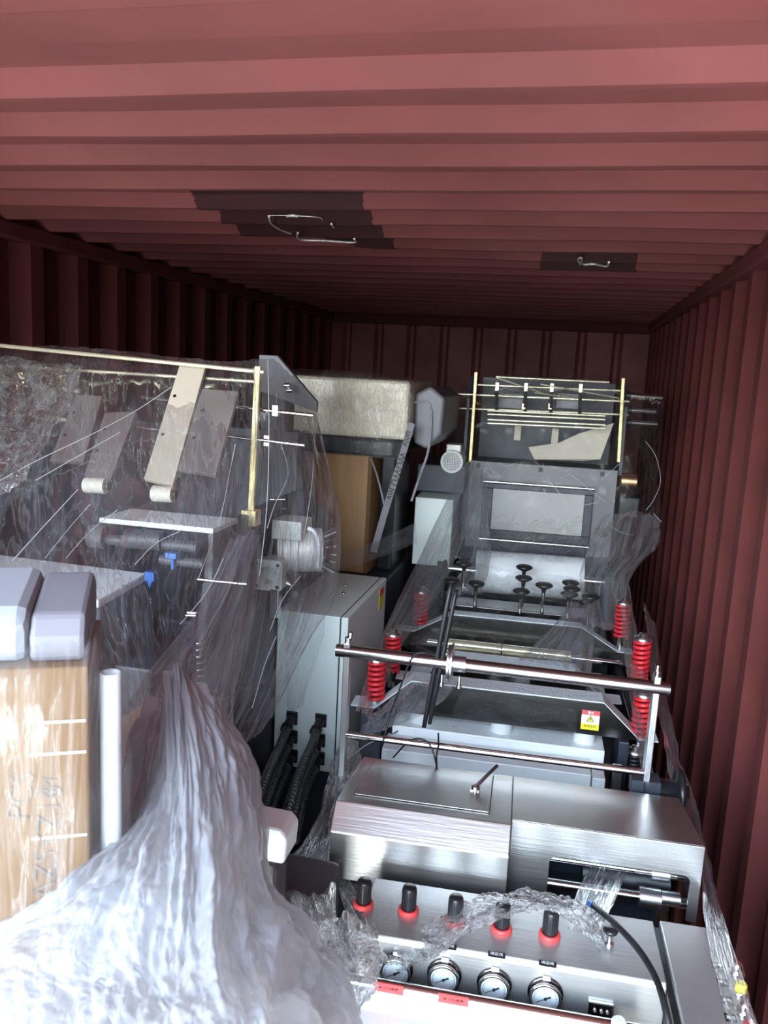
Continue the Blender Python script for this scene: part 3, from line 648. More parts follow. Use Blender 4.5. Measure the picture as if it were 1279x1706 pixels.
# rear motor and its control box on the left
c = mt(752, 770, 1.85)
mo = P('fan_motor', MB().cyl((c.x, 1.86, c.z), (c.x, 2.05, c.z), .046, 32).box((c.x-.03, 1.90, c.z+.03), (c.x+.03, 2.0, c.z+.068)), M['motor'], .003)
fg_ = MB().lathe((c.x, 1.858, c.z), (0, -1, 0), [(.044, 0), (.044, .003), (.038, .004), (.038, 0)], 32)
fg_.build('fan_rim', M['plastic'], mo)
MB().cyl((c.x, 1.8585, c.z), (c.x, 1.8575, c.z), .038, 28).build('fan_back', M['ink'], mo)
gr = MB()
for k in range(-5, 6):
    q = k*.0068; hl = math.sqrt(.038**2-q*q)
    gr.box((c.x+q-.0011, 1.853, c.z-hl), (c.x+q+.0011, 1.856, c.z+hl)); gr.box((c.x-hl, 1.8535, c.z+q-.0011), (c.x+hl, 1.8565, c.z+q+.0011))
gr.build('fan_grille', M['plastic'], mo)
A, B = mt(692, 828, 1.75), mt(748, 945, 1.75)
P('control_box', MB().box((A.x, 1.75, B.z), (B.x, 2.15, A.z)), M['cab'], .004)
P('motor_stand', MB().box((A.x-.02, 1.9, A.z+.002), (B.x+.03, 2.3, c.z-.02)), M['dark'], .006)
P('box_stand', MB().box((A.x+.01, 1.8, 0), (B.x-.01, 2.15, B.z-.001)), M['dark'])
# black hand wheel at the wall side
c = mt(1154, 1335, .42)
P('side_handwheel', MB().lathe((.345, .45, c.z), (1, 0, 0), [(.03, -.06), (.03, 0), (.055, .0), (.06, .008), (.055, .016), (.02, .018), (.02, .03), (0, .031)], 36), M['black'])
P('side_panel', MB().box((.30, .37, .5), (.325, 1.9, .97)), M['dark'], .003)
# thin cables on the machine
def cab(pts, r=.0022, m='rubber', name='cable'): return P(name, MB().tube([mt(*p) for p in pts], r, 8, 8), M[m])
cab([(735, 1092, .41), (705, 1087, .385), (685, 1098, .382), (665, 1150, .39), (650, 1190, .40), (640, 1228, .388), (634, 1245, .42)])
cab([(655, 1262, .45), (680, 1236, .40), (700, 1231, .37), (715, 1240, .37), (724, 1262, .36), (729, 1290, .32)])
cab([(730, 1222, .44), (730, 1240, .385), (727, 1262, .375), (728, 1290, .32)])
cab([(580, 1265, .44), (612, 1240, .46), (655, 1222, .50), (662, 1218, .55)], .002, 'strap')

# ------------------------------------------------------------------ black drive belt hanging over the shaft
def belt():
    o = empty('drive_belt', MO+MX*sx+MY*.4, TH)
    tag(o, 'long black belt loops hanging over the steel unwind shaft', 'belt')
    for k, (dx, top, bot, w) in enumerate(((-.037, 975, 1222, .020), (-.024, 985, 1215, .018))):
        zt2, zb2 = mt(750, top, .4).z, mt(735, bot, .4).z; pts = []
        n = 48
        for i in range(n):
            t = 2*math.pi*i/n; pts.append((dx+.010*math.sin(t*1)+.012*(math.sin(t)), .030*math.cos(t)+.02, (zt2+zb2)/2+(zt2-zb2)/2*math.sin(t)))
        mb = MB(); vs = []
        for x, y, z in pts: vs += [(x-w/4, y, z), (x+w/4, y, z), (x+w/4, y*.86+.003, z), (x-w/4, y*.86+.003, z)]
        fs = []
        for i in range(n):
            j = (i+1) % n
            for q in range(4): fs.append((4*i+q, 4*i+(q+1) % 4, 4*j+(q+1) % 4, 4*j+q))
        mb.add(vs, fs, True); mb.build('belt_loop', M['rubber'], o)
belt()

# ------------------------------------------------------------------ left machine
LO = V(-1.2, 2.1, 0)
L = empty('laminating_machine', LO)
tag(L, 'dark machine with white table and diagonal guide arms wrapped in film along the left wall', 'machine')
def lt(x, y, Y): return at(x, y, Y)
def Q(name, mb, m, bevel=0, parent=L): return mb.build(name, m, parent, bevel, shift=LO)
Q('side_frame', MB().prism([(1.70, 0), (1.70, 1.30), (1.78, 1.56), (2.0, 1.60), (2.45, 1.60), (2.75, 1.45), (2.75, 0)], lambda p, q, t: (t, p, q), -.806, -.781), M['dark'], .004)
Q('side_frame', MB().prism([(1.70, 0), (1.70, 1.30), (1.78, 1.56), (2.0, 1.60), (2.45, 1.60), (2.75, 1.45), (2.75, 0)], lambda p, q, t: (t, p, q), -1.78, -1.755), M['dark'], .004)
Q('machine_body', MB().box((-1.75, 1.72, 0), (-.805, 2.70, 1.38)), M['dark'], .01)
Q('rear_wall', MB().box((-1.75, 2.45, 1.38), (-.815, 2.52, 1.775)), M['dark'])
# white table
tb = [V(-1.75, 1.43, 1.5), V(-.878, 1.43, 1.5), V(-.897, 1.66, 1.5), V(-1.75, 1.70, 1.5)]
Q('white_table', MB().add(tb+[p-V(0, 0, .018) for p in tb], [(0, 1, 2, 3), (7, 6, 5, 4), (0, 4, 5, 1), (1, 5, 6, 2), (2, 6, 7, 3), (3, 7, 4, 0)]), M['white'], .004)
Q('table_apron', MB().box((-1.70, 1.46, 0), (-.892, 1.70, 1.481)), M['dark'], .006)
Q('table_frame', MB().box((-.893, 1.50, .4), (-.80, 1.72, 1.34)), M['dark'], .006)
# roller bracket behind the table
A, B = lt(165, 868, 1.66), lt(355, 886, 1.66)
Q('bracket_top', MB().box((A.x, 1.66, A.z-.004), (B.x, 1.80, A.z+.008)), M['white'], .002)
Q('bracket_side', MB().prism([(1.66, 1.50), (1.66, A.z-.004), (1.80, A.z-.004), (1.80, 1.46)], lambda p, q, t: (t, p, q), B.x-.012, B.x), M['grey'], .002)
A, B = lt(160, 897, 1.63), lt(330, 912, 1.63)
Q('cross_roller', MB().cyl(A, B, .012, 20), M['rollgrey'])
A, B = lt(152, 893, 1.63), lt(178, 895, 1.63); Q('roller_flange', MB().cyl(A, B, .026, 28), M['rollgrey'], .002)
A, B = lt(212, 897, 1.63), lt(272, 902, 1.63); Q('roller_sleeve', MB().cyl(A, B, .022, 28), M['rollgrey'], .002)
A, B = lt(268, 932, 1.62), lt(340, 940, 1.62); Q('cross_roller', MB().cyl(A, B, .011, 20), M['rollgrey'])
c = lt(288, 925, 1.60); Q('air_fitting', MB().box((c.x-.014, 1.59, c.z-.006), (c.x+.012, 1.61, c.z+.006)).cyl((c.x, 1.6, c.z-.03), (c.x, 1.6, c.z), .004, 10), M['blue'], .001)
c = lt(252, 958, 1.62); Q('blue_bracket', MB().box((c.x-.013, 1.61, c.z-.012), (c.x+.011, 1.63, c.z+.008)).prism([(c.x-.008, c.z-.012), (c.x+.006, c.z-.012), (c.x, c.z-.03)], lambda p, q, t: (p, t, q), 1.612, 1.628), M['blue'], .001)
# guide arms hung between the rods
def arm(name, tl, tr, bl, br, ya, yb, m, roll=None):
    q = [lt(*tl, ya), lt(*tr, ya), lt(*br, yb), lt(*bl, yb)]; nrm = (q[1]-q[0]).cross(q[3]-q[0]).normalized()*.006
    o = Q(name, MB().add([p+nrm for p in q]+[p-nrm for p in q], [(0, 1, 2, 3), (7, 6, 5, 4), (0, 4, 5, 1), (1, 5, 6, 2), (2, 6, 7, 3), (3, 7, 4, 0)]), m, .001)
    for a, b in ((.2, .28), (.2, .62)):
        p = (q[0]*(1-b)+q[3]*b)*.82+(q[1]*(1-b)+q[2]*b)*.18
        MB().cyl(p+nrm*1.2, p-nrm*1.2, .0045, 12).build('bolt', M['gun'], o, shift=LO)
    if roll:
        c0, c1 = lt(roll[0], roll[2], yb-.005), lt(roll[1], roll[2]+2, yb-.005); rr = roll[3]
        MB().cyl(c0, c1, rr, 28).build('nip_roller', M['roller'], o, .002, shift=LO)
        MB().cyl(c1, c1+V(.008, 0, 0), rr*.55, 20).build('roller_bearing', M['green'], o, shift=LO)
    return o
arm('guide_arm', (128, 660), (172, 662), (84, 770), (140, 772), 1.98, 1.84, M['greyb'])
arm('guide_arm', (176, 690), (228, 688), (142, 794), (186, 801), 1.96, 1.80, M['greyb'], (143, 177, 808, .019))
arm('guide_arm', (300, 612), (343, 614), (241, 800), (289, 811), 2.02, 1.80, M['beige'], (256, 289, 822, .0195))
arm('guide_plate', (338, 650), (398, 655), (297, 784), (360, 794), 1.99, 1.80, M['greyb'])
def lrod(a, b, Y, r, m='chrome', name='guide_rod', Y2=None): return Q(name, MB().cyl(lt(*a, Y), lt(*b, Y if Y2 is None else Y2), r, 16), M[m])
lrod((-75, 568), (440, 620), 2.0, .0055, 'brass', 'top_rod'); lrod((-75, 604), (428, 636), 2.02, .0045, 'brass', 'top_rod')
lrod((8, 636), (132, 652), 1.99, .006, 'brass'); lrod((-75, 679), (112, 700), 1.93, .006, 'brass')
lrod((236, 662), (288, 668), 2.0, .005); lrod((220, 711), (275, 717), 1.95, .005)
lrod((390, 678), (522, 692), 2.02, .0052); lrod((378, 726), (507, 742), 2.0, .0052)
lrod((340, 668), (395, 676), 2.01, .005, 'brass')
for x, y in ((460, 684), (446, 734)): Q('rod_clamp', MB().cbox(lt(x, y, 2.01), V(.008, 0, 0), V(0, .01, 0), V(0, 0, .014)), M['alu'], .001)
for x, y, rr in ((10, 636, .014),): Q('rod_end', MB().lathe(lt(x, y, 1.99), (1, 0, 0), [(.004, -.012), (rr, -.006), (rr, .006), (.004, .012)], 20), M['roller'])
A, B = lt(430, 610, 2.0), lt(418, 866, 2.0); Q('post', MB().bar(B, A, .016, .013, (0, 1, 0)), M['gold'], .002)
A = lt(418, 862, 1.99); Q('post_foot', MB().cbox(A, V(.02, 0, 0), V(0, .02, 0), V(0, 0, .02)), M['gold'], .002)
c = lt(390, 872, 1.92); Q('eye_bolt', MB().cyl(c-V(0, 0, .03), c, .004, 12).lathe(c-V(0, 0, .03), (0, 0, 1), [(.016, -.012), (.016, 0), (.008, .004)], 20), M['gold'])
# upper cross plate behind the film (dark plate with folded lip)
A, B = lt(430, 640, 2.45), lt(527, 676, 2.45)
Q('upper_plate', MB().prism([(A.x, A.z-.02), (A.x, A.z+.09), (A.x+.06, A.z+.09), (B.x, B.z+.012), (B.x, B.z-.02)], lambda p, q, t: (p, t, q), 2.45, 2.47), M['slate'], .002)
Q('upper_column', MB().box((-.94, 2.46, 1.60), (-.86, 2.54, A.z+.02)), M['dark'])
for x, y in ((480, 642), (484, 650)): Q('bolt_end', MB().cyl(lt(x-6, y, 2.4), lt(x+3, y, 2.4), .008, 12), M['chrome'])
for x, y in ((465, 832), (466, 848)): Q('stud', MB().cyl(lt(x-14, y, 2.2), lt(x+10, y, 2.2), .0045, 10), M['chrome'])
# gear motor on the right side
mc = lt(488, 918, 2.15)
gm = Q('gear_motor', MB().cyl(mc+V(-.05, 0, 0), mc+V(.065, .05, 0), .062, 36), M['motor'], .003)
b_ = lt(488, 880, 2.15)
MB().box((b_.x-.045, 2.10, b_.z-.025), (b_.x+.04, 2.20, b_.z+.028)).build('terminal_box', M['motor'], gm, .004, shift=LO)
rg = MB()
for k in range(3): rg.lathe(mc+V(-.045+.02*k, .01*k, 0), (.9, .4, 0), [(.066, 0), (.070, .004), (.066, .008)], 36)
rg.build('motor_ring', M['motor'], gm, shift=LO)
fn = MB()
for k in range(18):
    t = 2*math.pi*k/18; o_ = mc+V(.065, .05, 0); dv = V(-.35*math.cos(t), .94*math.cos(t), math.sin(t))
    fn.bar(o_+dv*.045, o_+dv*.068+V(.035, .02, 0), .004, .004)
fn.build('cooling_fins', M['gun'], gm, shift=LO)
MB().tube([lt(513, 880, 2.1), lt(525, 888, 2.1), lt(531, 915, 2.1), lt(528, 945, 2.12)], .006, 10).build('conduit', M['plastic'], gm, shift=LO)
# square gearbox flange with bore
fc = lt(447, 957, 2.05); hw = .042
fl = MB(); rim = []
n = 32
sq = []
for i in range(n):
    t = 2*math.pi*(i+.5)/n; c_, s_ = math.cos(t), math.sin(t); k = hw/max(abs(c_), abs(s_)); sq.append((c_*k, s_*k)); rim.append((c_*.024, s_*.024))
vs = [(fc.x+a, 2.04, fc.z+b) for a, b in sq]+[(fc.x+a, 2.04, fc.z+b) for a, b in rim]+[(fc.x+a, 2.075, fc.z+b) for a, b in sq]+[(fc.x+a, 2.075, fc.z+b) for a, b in rim]
fs = []
for i in range(n):
    j = (i+1) % n; fs += [(i, j, n+j, n+i), (2*n+i, 3*n+i, 3*n+j, 2*n+j), (i, 2*n+i, 2*n+j, j), (n+i, n+j, 3*n+j, 3*n+i)]
gb = Q('gearbox_flange', fl.add(vs, fs), M['motor'])
for a, b in ((.03, .03), (.03, -.03), (-.03, .03), (-.03, -.03)): MB().cyl((fc.x+a, 2.036, fc.z+b), (fc.x+a, 2.041, fc.z+b), .0045, 12).build('bolt', M['gun'], gb, shift=LO)
MB().box((fc.x-.034, 2.08, fc.z-.035), (fc.x+.034, 2.14, fc.z+.035)).build('gearbox_body', M['motor'], gb, .006, shift=LO)
c = lt(458, 1010, 2.05); MB().box((c.x-.012, 2.04, c.z-.03), (c.x+.012, 2.07, c.z+.05)).build('mounting_arm', M['alu'], gb, .002, shift=LO)
c = lt(485, 975, 2.1); Q('pulley', MB().lathe(c, (.8, -.6, 0), [(.01, -.012), (.036, -.01), (.036, -.004), (.03, 0), (.036, .004), (.036, .01), (.012, .012), (.012, .02)], 32), M['gun'])
c = lt(332, 1095, 1.66); Q('coil_spring', MB().helix((c.x, c.y, c.z-.07), .013, .11, 7, .003, 8, 18), M['chrome'])
for x, y in ((318, 1025), (320, 1020)): Q('stud', MB().cyl(lt(x-8, y, 1.65), lt(x+8, y+1, 1.65), .003, 8), M['chrome'])
Q('lower_rod', MB().cyl(lt(330, 965, 1.70), lt(412, 973, 1.70), .0045, 12), M['chrome'])

# ------------------------------------------------------------------ electrical cabinet between the machines
EO = V(-.66, 2.46, 0)
E_ = empty('electrical_cabinet', EO)
tag(E_, 'pale green grey electrical cabinet with black cable glands standing between the two machines', 'cabinet')
def K(name, mb, m, bevel=0, parent=E_): return mb.build(name, m, parent, bevel, shift=EO)
cx0, cx1, cy0, cy1, cz0, cz1 = -.775, -.563, 2.2, 2.70, .80, 1.278
body = K('body', MB().box((cx0, cy0, cz0), (cx1-.024, cy1, cz1)), M['cab'], .003)
K('door', MB().box((cx1-.021, cy0, cz0), (cx1, cy1, cz1)), M['cab'], .003)
K('door_seam', MB().box((cx1-.0245, cy0+.002, cz0+.002), (cx1-.0205, cy1-.002, cz1-.002)), M['ink'])
K('stand', MB().box((cx0+.02, cy0+.03, 0), (cx1-.02, cy1-.03, cz0-.001)), M['dark'])
ws = K('warning_label', MB().box((cx1, 2.60, 1.19), (cx1+.001, 2.66, 1.26)), M['yel']); MB().box((cx1+.001, 2.60, 1.235), (cx1+.0016, 2.66, 1.26)).build('red_band', M['redl'], ws, shift=EO)
for x, y in ((555, 990), (572, 988), (575, 975)):
    p = atz(x, y, cz1); K('screw', MB().lathe((p.x, p.y, cz1-.001), (0, 0, 1), [(.006, 0), (.006, .003), (.003, .005)], 14), M['chrome'])
def gland(x, y, run):
    p = at(x, y, cy0)
    g = K('cable_gland', MB().box((p.x-.017, cy0-.008, p.z-.02), (p.x+.017, cy0, p.z+.02)), M['black'], .002)
    MB().cyl((p.x, cy0-.007, p.z), (p.x-.004, cy0-.04, p.z-.02), .0135, 18).cyl((p.x-.003, cy0-.03, p.z-.014), (p.x-.006, cy0-.045, p.z-.026), .017, 8).build('gland_nut', M['black'], g, shift=EO)
    pts = spline([V(p.x-.004, cy0-.04, p.z-.02)]+[at(*q) for q in run], 14)
    MB().tube(pts, .0105, 12, 1).build('conduit', M['black'], g, shift=EO)
    rb = MB()
    for i in range(1, len(pts)-1, 1):
        d = (pts[i+1]-pts[i-1]).normalized(); rb.cyl(pts[i]-d*.002, pts[i]+d*.002, .0125, 12)
    rb.build('conduit_ribs', M['black'], g, shift=EO)
gland(535, 1199, [(520, 1240, 2.0), (495, 1300, 1.75), (470, 1380, 1.5)])
gland(533, 1232, [(520, 1262, 2.05), (500, 1315, 1.8), (480, 1390, 1.55)])
gland(532, 1262, [(522, 1290, 2.05), (505, 1335, 1.85), (490, 1400, 1.6)])
gland(487, 1195, [(470, 1235, 2.0), (450, 1280, 1.75), (425, 1350, 1.5)])
gland(487, 1226, [(472, 1262, 2.02), (455, 1310, 1.8), (432, 1370, 1.55)])
gland(487, 1258, [(476, 1290, 2.02), (460, 1330, 1.8), (440, 1390, 1.55)])

# ------------------------------------------------------------------ stacked boxes in the middle
A, B = at(553, 755, 2.95), at(620, 765, 2.95)
bx0, bx1 = A.x-.12, B.x
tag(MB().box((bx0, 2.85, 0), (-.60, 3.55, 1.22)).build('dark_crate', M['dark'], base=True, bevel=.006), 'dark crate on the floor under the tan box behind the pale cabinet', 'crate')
bxr = empty('tan_box', V((bx0+bx1)/2, 3.2, 1.221)); tag(bxr, 'tan box with bright vertical edge below the film wrapped cream parcel', 'box')
bo = V((bx0+bx1)/2, 3.2, 1.221)
MB().box((bx0, 2.95, 1.221), (bx1, 3.5, 1.668)).build('box_body', M['carton2'], bxr, .003, shift=bo)
MB().box((bx1-.014, 2.947, 1.222), (bx1+.001, 2.9495, 1.667)).build('edge_tape', M['carton'], bxr, shift=bo)
# dark wrapped tray under the parcel
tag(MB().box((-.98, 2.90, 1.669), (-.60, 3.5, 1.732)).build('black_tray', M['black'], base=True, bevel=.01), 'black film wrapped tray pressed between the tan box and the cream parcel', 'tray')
pr = empty('wrapped_parcel', V(-.78, 3.2, 1.733)); tag(pr, 'cream coloured long parcel shrink wrapped in film on top of the stack', 'parcel'); prO = V(-.78, 3.2, 1.733)
MB().box((-1.03, 2.90, 1.735), (-.557, 3.40, 1.945)).build('parcel_body', M['cream'], pr, .012, shift=prO)
def wrap(name, rows, m, waves, seed, parent, off, nu=60, nv=50):
    o = sheet(name, rows, m, waves, nu, nv, seed=seed); o.location = Vector(o.location)-off; o.parent = parent; return o
wrap('parcel_film', [[V(-1.04, 3.1, 1.965), V(-.85, 3.1, 1.975), V(-.70, 3.1, 1.965), V(-.54, 3.1, 1.95)], [V(-1.04, 2.90, 1.955), V(-.85, 2.895, 1.955), V(-.70, 2.89, 1.952), V(-.548, 2.895, 1.945)],
     [V(-1.04, 2.885, 1.85), V(-.85, 2.885, 1.85), V(-.70, 2.885, 1.85), V(-.545, 2.885, 1.85)], [V(-1.04, 2.885, 1.74), V(-.85, 2.885, 1.735), V(-.70, 2.885, 1.74), V(-.552, 2.885, 1.75)],
     [V(-1.0, 2.885, 1.68), V(-.85, 2.88, 1.67), V(-.70, 2.88, 1.67), V(-.58, 2.9, 1.66)]], M['film'], [(.004, 3, 8, 1), (.004, 12, 5, 0)], 5, pr, prO)
# black wrapped bundle to the right of the parcel
tag(MB().prism([(-.55, 1.72), (-.555, 1.90), (-.50, 1.93), (-.46, 1.90), (-.445, 1.89), (-.45, 1.76), (-.50, 1.70)], lambda p, q, t: (p, t, q), 3.0, 3.45).build('black_bundle', M['slate'], base=True, bevel=.01),
    'slate grey wrapped bundle strapped to the right end of the cream parcel', 'bundle')
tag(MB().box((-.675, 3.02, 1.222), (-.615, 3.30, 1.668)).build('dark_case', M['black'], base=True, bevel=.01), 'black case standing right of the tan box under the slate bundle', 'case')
def strap(path, w, label, letters, wide=V(1, 0, 0)):
    pts = spline([at(*p) for p in path], 6); mb = MB(); vs = []
    for i, p in enumerate(pts):
        d = (pts[min(i+1, len(pts)-1)]-pts[max(i-1, 0)]).normalized(); s = d.cross(V(0, -1, 0)).normalized()*w/2
        vs += [p-s, p+s, p+s+V(0, .002, 0), p-s+V(0, .002, 0)]
    fs = []
    for i in range(len(pts)-1):
        for q in range(4): fs.append((4*i+q, 4*i+(q+1) % 4, 4*i+4+(q+1) % 4, 4*i+4+q))
    mb.add(vs, fs); c = pts[-1]
    o = tag(mb.build('lashing_strap', M['strap'], shift=c, at_=c), label, 'strap')
    for s, size, a, b in letters:
        pa, pb = at(*a), at(*b)
        text('lettering', s, size, M['ink'], (pa+pb)/2-c-V(0, .0015, 0), pb-pa, V(0, -1, 0).cross(pb-pa)*-1, o)
    return o
strap([(686, 705, 2.88), (668, 765, 2.88), (645, 840, 2.87), (636, 870, 2.86), (622, 920, 2.84)], .024, 'pale printed lashing strap running down from the cream parcel beside the tan box',
      [('voLUWUW', .036, (651, 822, 2.868), (668, 764, 2.868)), ('vinu', .034, (672, 750, 2.868), (684, 712, 2.868))])
strap([(690, 670, 2.99), (716, 676, 2.99), (714, 745, 2.97), (700, 790, 2.95), (685, 835, 2.93)], .008, 'thin printed lashing strap over the slate bundle nearer the right machine', [('liuuov', .016, (690, 818, 2.934), (706, 772, 2.95))])
strap([(618, 764, 2.94), (630, 800, 2.90), (640, 842, 2.865)], .006, 'thin grey tie cord slanting across the side of the tan box', [])

# ------------------------------------------------------------------ foreground carton, tube and packing on the left
cp_ = at(147, 1110, .76); FO = V(cp_.x, cp_.y, 0); CA = math.radians(27)
fc_ = empty('cardboard_carton', FO, CA); tag(fc_, 'tall brown cardboard carton printed PCS under milky film at the near left', 'carton')
CXD, CYD = V(math.cos(CA), math.sin(CA), 0), V(-math.sin(CA), math.cos(CA), 0)
def fl_(x, y, off=0.):
    d = ray(x, y); t = (off-(CAM-FO).dot(CYD))/d.dot(CYD); p = CAM+d*t-FO; return V(p.dot(CXD), p.dot(CYD), p.z)
ftz = cp_.z
MB().box((-.55, 0, 0), (0, .17, ftz)).build('carton_body', M['carton'], fc_, .003)
for y in (1200, 1252, 1390):
    z = fl_(140, y).z; MB().box((-.06, -.0012, z-.0012), (-.003, 0, z+.0012)).build('flute_crease', M['cream'], fc_)
for s, size, a, b in (('PCS', .034, (32, 1352), (38, 1302)), ('IM', .024, (78, 1325), (84, 1300)), ('KAZSYZ16', .034, (75, 1480), (82, 1360))):
    pa, pb = fl_(*a, -.001), fl_(*b, -.001); text('lettering', s, size, M['inkb'], (pa+pb)/2, pb-pa, V(0, 1, 0).cross(pb-pa)*-1, fc_)
tx = at(184, 1120, .80)
tag(MB().lathe((tx.x, .80, 0), (0, 0, 1), [(.0115, .9), (.0115, tx.z), (.009, tx.z+.0005), (.009, tx.z-.02)], 32).build('white_tube', M['plastic'], base=True), 'upright white plastic tube beside the cardboard carton', 'tube')
pkO = V(FO.x, FO.y, ftz); pk = empty('foam_packing', pkO, CA); tag(pk, 'grey white wrapped foam block lying on top of the cardboard carton', 'packing')
MB().prism([(.012, .001), (.012, .045), (.03, .06), (.14, .075), (.165, .06), (.165, .001)], lambda p, q, t: (t, p, q), -.55, -.062).build('foam_block', M['foam'], pk, .012)
MB().prism([(.014, .001), (.014, .030), (.03, .05), (.14, .070), (.163, .055), (.163, .001)], lambda p, q, t: (t, p, q), -.061, -.004).build('end_wrap', M['slate'], pk, .006)
# white hooded housing beyond the heap
h0, h1, h2 = at(425, 1378, 1.22), at(466, 1384, 1.22), at(478, 1432, 1.22)
h3 = at(440, 1436, 1.22)
tag(MB().prism([(h0.x-.06, h3.z), (h0.x-.06, h0.z+.004), (h1.x, h1.z), (at(477, 1400, 1.22).x, at(477, 1400, 1.22).z), (h2.x-.006, h3.z)], lambda p, q, t: (p, t, q), 1.22, 1.29).build('white_housing', M['white'], base=True, bevel=.006),
    'white moulded machine housing behind the crumpled film heap', 'housing')
tag(MB().box((h0.x-.09, 1.215, 0), (h2.x-.02, 1.29, h3.z-.001)).prism([(1.29, 0), (1.29, h3.z-.20), (1.33, h3.z-.15), (1.46, h3.z-.13), (1.46, 0)], lambda p, q, t: (t, p, q), h0.x-.06, h2.x+.035).build('slate_pack', M['plum'], base=True, bevel=.012), 'dark plum grey pack in the dark gap below the white housing', 'pack')
bg0 = at(250, 1190, 1.08)
tag(MB().lathe((bg0.x, 1.10, 0), (0, 0, 1), [(.06, 0), (.06, bg0.z-.06), (.055, bg0.z-.02), (.03, bg0.z), (0, bg0.z+.002)], 28).build('beige_roll', M['beige'], base=True), 'beige roll half hidden inside the crumpled film heap', 'roll')
# ------------------------------------------------------------------ plastic film
W_ = [(.012, 3, 2, 0), (.006, 9, 3, 1), (.003, 26, 6, 1)]
sheet('film_sheet', [[(-66, 567, 2.12), (0, 572, 2.12), (150, 580, 2.10), (330, 594, 2.06), (432, 600, 2.0)], [(-110, 688, 1.86), (0, 694, 1.86), (150, 700, 1.86), (330, 705, 1.88), (432, 720, 1.92)],
      [(-170, 820, 1.60), (0, 830, 1.60), (150, 830, 1.58), (320, 840, 1.64), (425, 860, 1.80)], [(-220, 950, 1.36), (0, 960, 1.36), (150, 960, 1.40), (290, 980, 1.50), (405, 990, 1.68)], [(-200, 1070, 1.28), (0, 1078, 1.29), (180, 1100, 1.32), (280, 1120, 1.40), (365, 1120, 1.54)], [(-60, 1180, 1.2), (100, 1188, 1.21), (220, 1200, 1.22), (290, 1220, 1.30), (335, 1225, 1.42)]],
      M['film'], W_, 130, 130, 'clear film sheet draped over the front of the left machine', seed=11)
sheet('film_sheet', [[(425, 597, 1.98), (455, 600, 2.2), (495, 625, 2.42), (528, 675, 2.44)], [(425, 720, 1.88), (458, 720, 2.0), (512, 735, 2.1), (548, 760, 2.2)], [(415, 850, 1.78), (458, 860, 1.88), (525, 860, 1.95), (572, 860, 2.05)],
      [(400, 980, 1.66), (445, 985, 1.78), (510, 990, 1.88), (562, 985, 2.0)], [(360, 1120, 1.5), (415, 1130, 1.62), (470, 1125, 1.72), (520, 1060, 1.9)], [(330, 1225, 1.4), (375, 1235, 1.5), (420, 1235, 1.58), (455, 1190, 1.66)]],
      M['film'], [(.012, 4, 2, 0), (.008, 8, 2, 1), (.003, 22, 5, 1)], 110, 130, 'clear film curtain hanging down the right side of the left machine over the motor', seed=23)
sheet('film_sheet', [[(380, 900, 1.72), (420, 880, 1.74), (440, 900, 1.8)], [(330, 1010, 1.55), (375, 1000, 1.6), (430, 1000, 1.7)], [(250, 1120, 1.35), (310, 1130, 1.42), (400, 1140, 1.52)], [(200, 1190, 1.22), (290, 1220, 1.30), (390, 1250, 1.45)]],
      M['rope'], [(.012, 7, 2, 1), (.004, 20, 4, 1)], 90, 90, 'bunched film folds gathered at the lower corner of the left machine', seed=31)
sheet('film_sheet', [[(-80, 585, 2.03), (30, 592, 2.02), (140, 605, 2.0)], [(-80, 680, 1.86), (30, 680, 1.86), (118, 670, 1.88)], [(-80, 760, 1.71), (10, 755, 1.72), (75, 735, 1.76)], [(-80, 830, 1.57), (-10, 820, 1.58), (40, 790, 1.64)]],
      M['crumple'], [(.010, 3, 3, 1), (.005, 9, 8, 1), (.002, 24, 20, 1)], 110, 110, 'crumpled patch of doubled film over the far left rods of the left machine', seed=29, edge=.006)
# film hanging over the cabinet front
sheet('film_sheet', [[(470, 960, 2.05), (520, 970, 2.08), (560, 965, 2.12)], [(470, 1030, 2.08), (515, 1040, 2.12), (545, 1030, 2.16)], [(475, 1090, 2.14), (510, 1100, 2.16), (535, 1080, 2.18)], [(475, 1180, 2.17), (490, 1190, 2.17), (505, 1170, 2.18)]],
      M['filmv'], [(.010, 3, 3, 1), (.003, 12, 10, 1)], 70, 70, 'loose film flap lying against the pale cabinet front', seed=37)
# foreground
HW = [(.024, 3, 2, 0), (.012, 8, 2.2, 1), (.006, 20, 4, 1), (.003, 34, 14, 1), (.0012, 60, 30, 1)]
heap = [[(212, 1195, 1.0), (262, 1130, 1.0), (300, 1106, 1.02), (335, 1130, 1.05), (368, 1170, 1.08)], [(185, 1330, .9), (260, 1300, .86), (320, 1290, .86), (385, 1290, .92), (428, 1290, 1.05)],
        [(110, 1470, .72), (220, 1440, .72), (320, 1440, .72), (410, 1440, .8), (452, 1450, 1.0)], [(-60, 1560, .68), (150, 1560, .65), (310, 1570, .64), (440, 1560, .7), (535, 1540, .92)],
        [(-100, 1640, .64), (120, 1650, .6), (310, 1660, .58), (480, 1650, .62), (592, 1650, .8)], [(-100, 1800, .58), (120, 1800, .54), (310, 1800, .52), (500, 1800, .55), (650, 1800, .7)]]
sheet('film_heap', heap, M['heap'], HW, 200, 200, 'big milky heap of crumpled stretch film filling the near left corner', seed=41, edge=.01)
heap2 = [[(x+6, y+26, Y+.07) for x, y, Y in r] for r in heap]
sheet('film_heap', heap2, M['heap'], [(.025, 3, 2, 0), (.014, 8, 2.5, 1), (.006, 20, 5, 1)], 150, 150, 'inner layer of crumpled film inside the near left heap', seed=43, edge=.01)
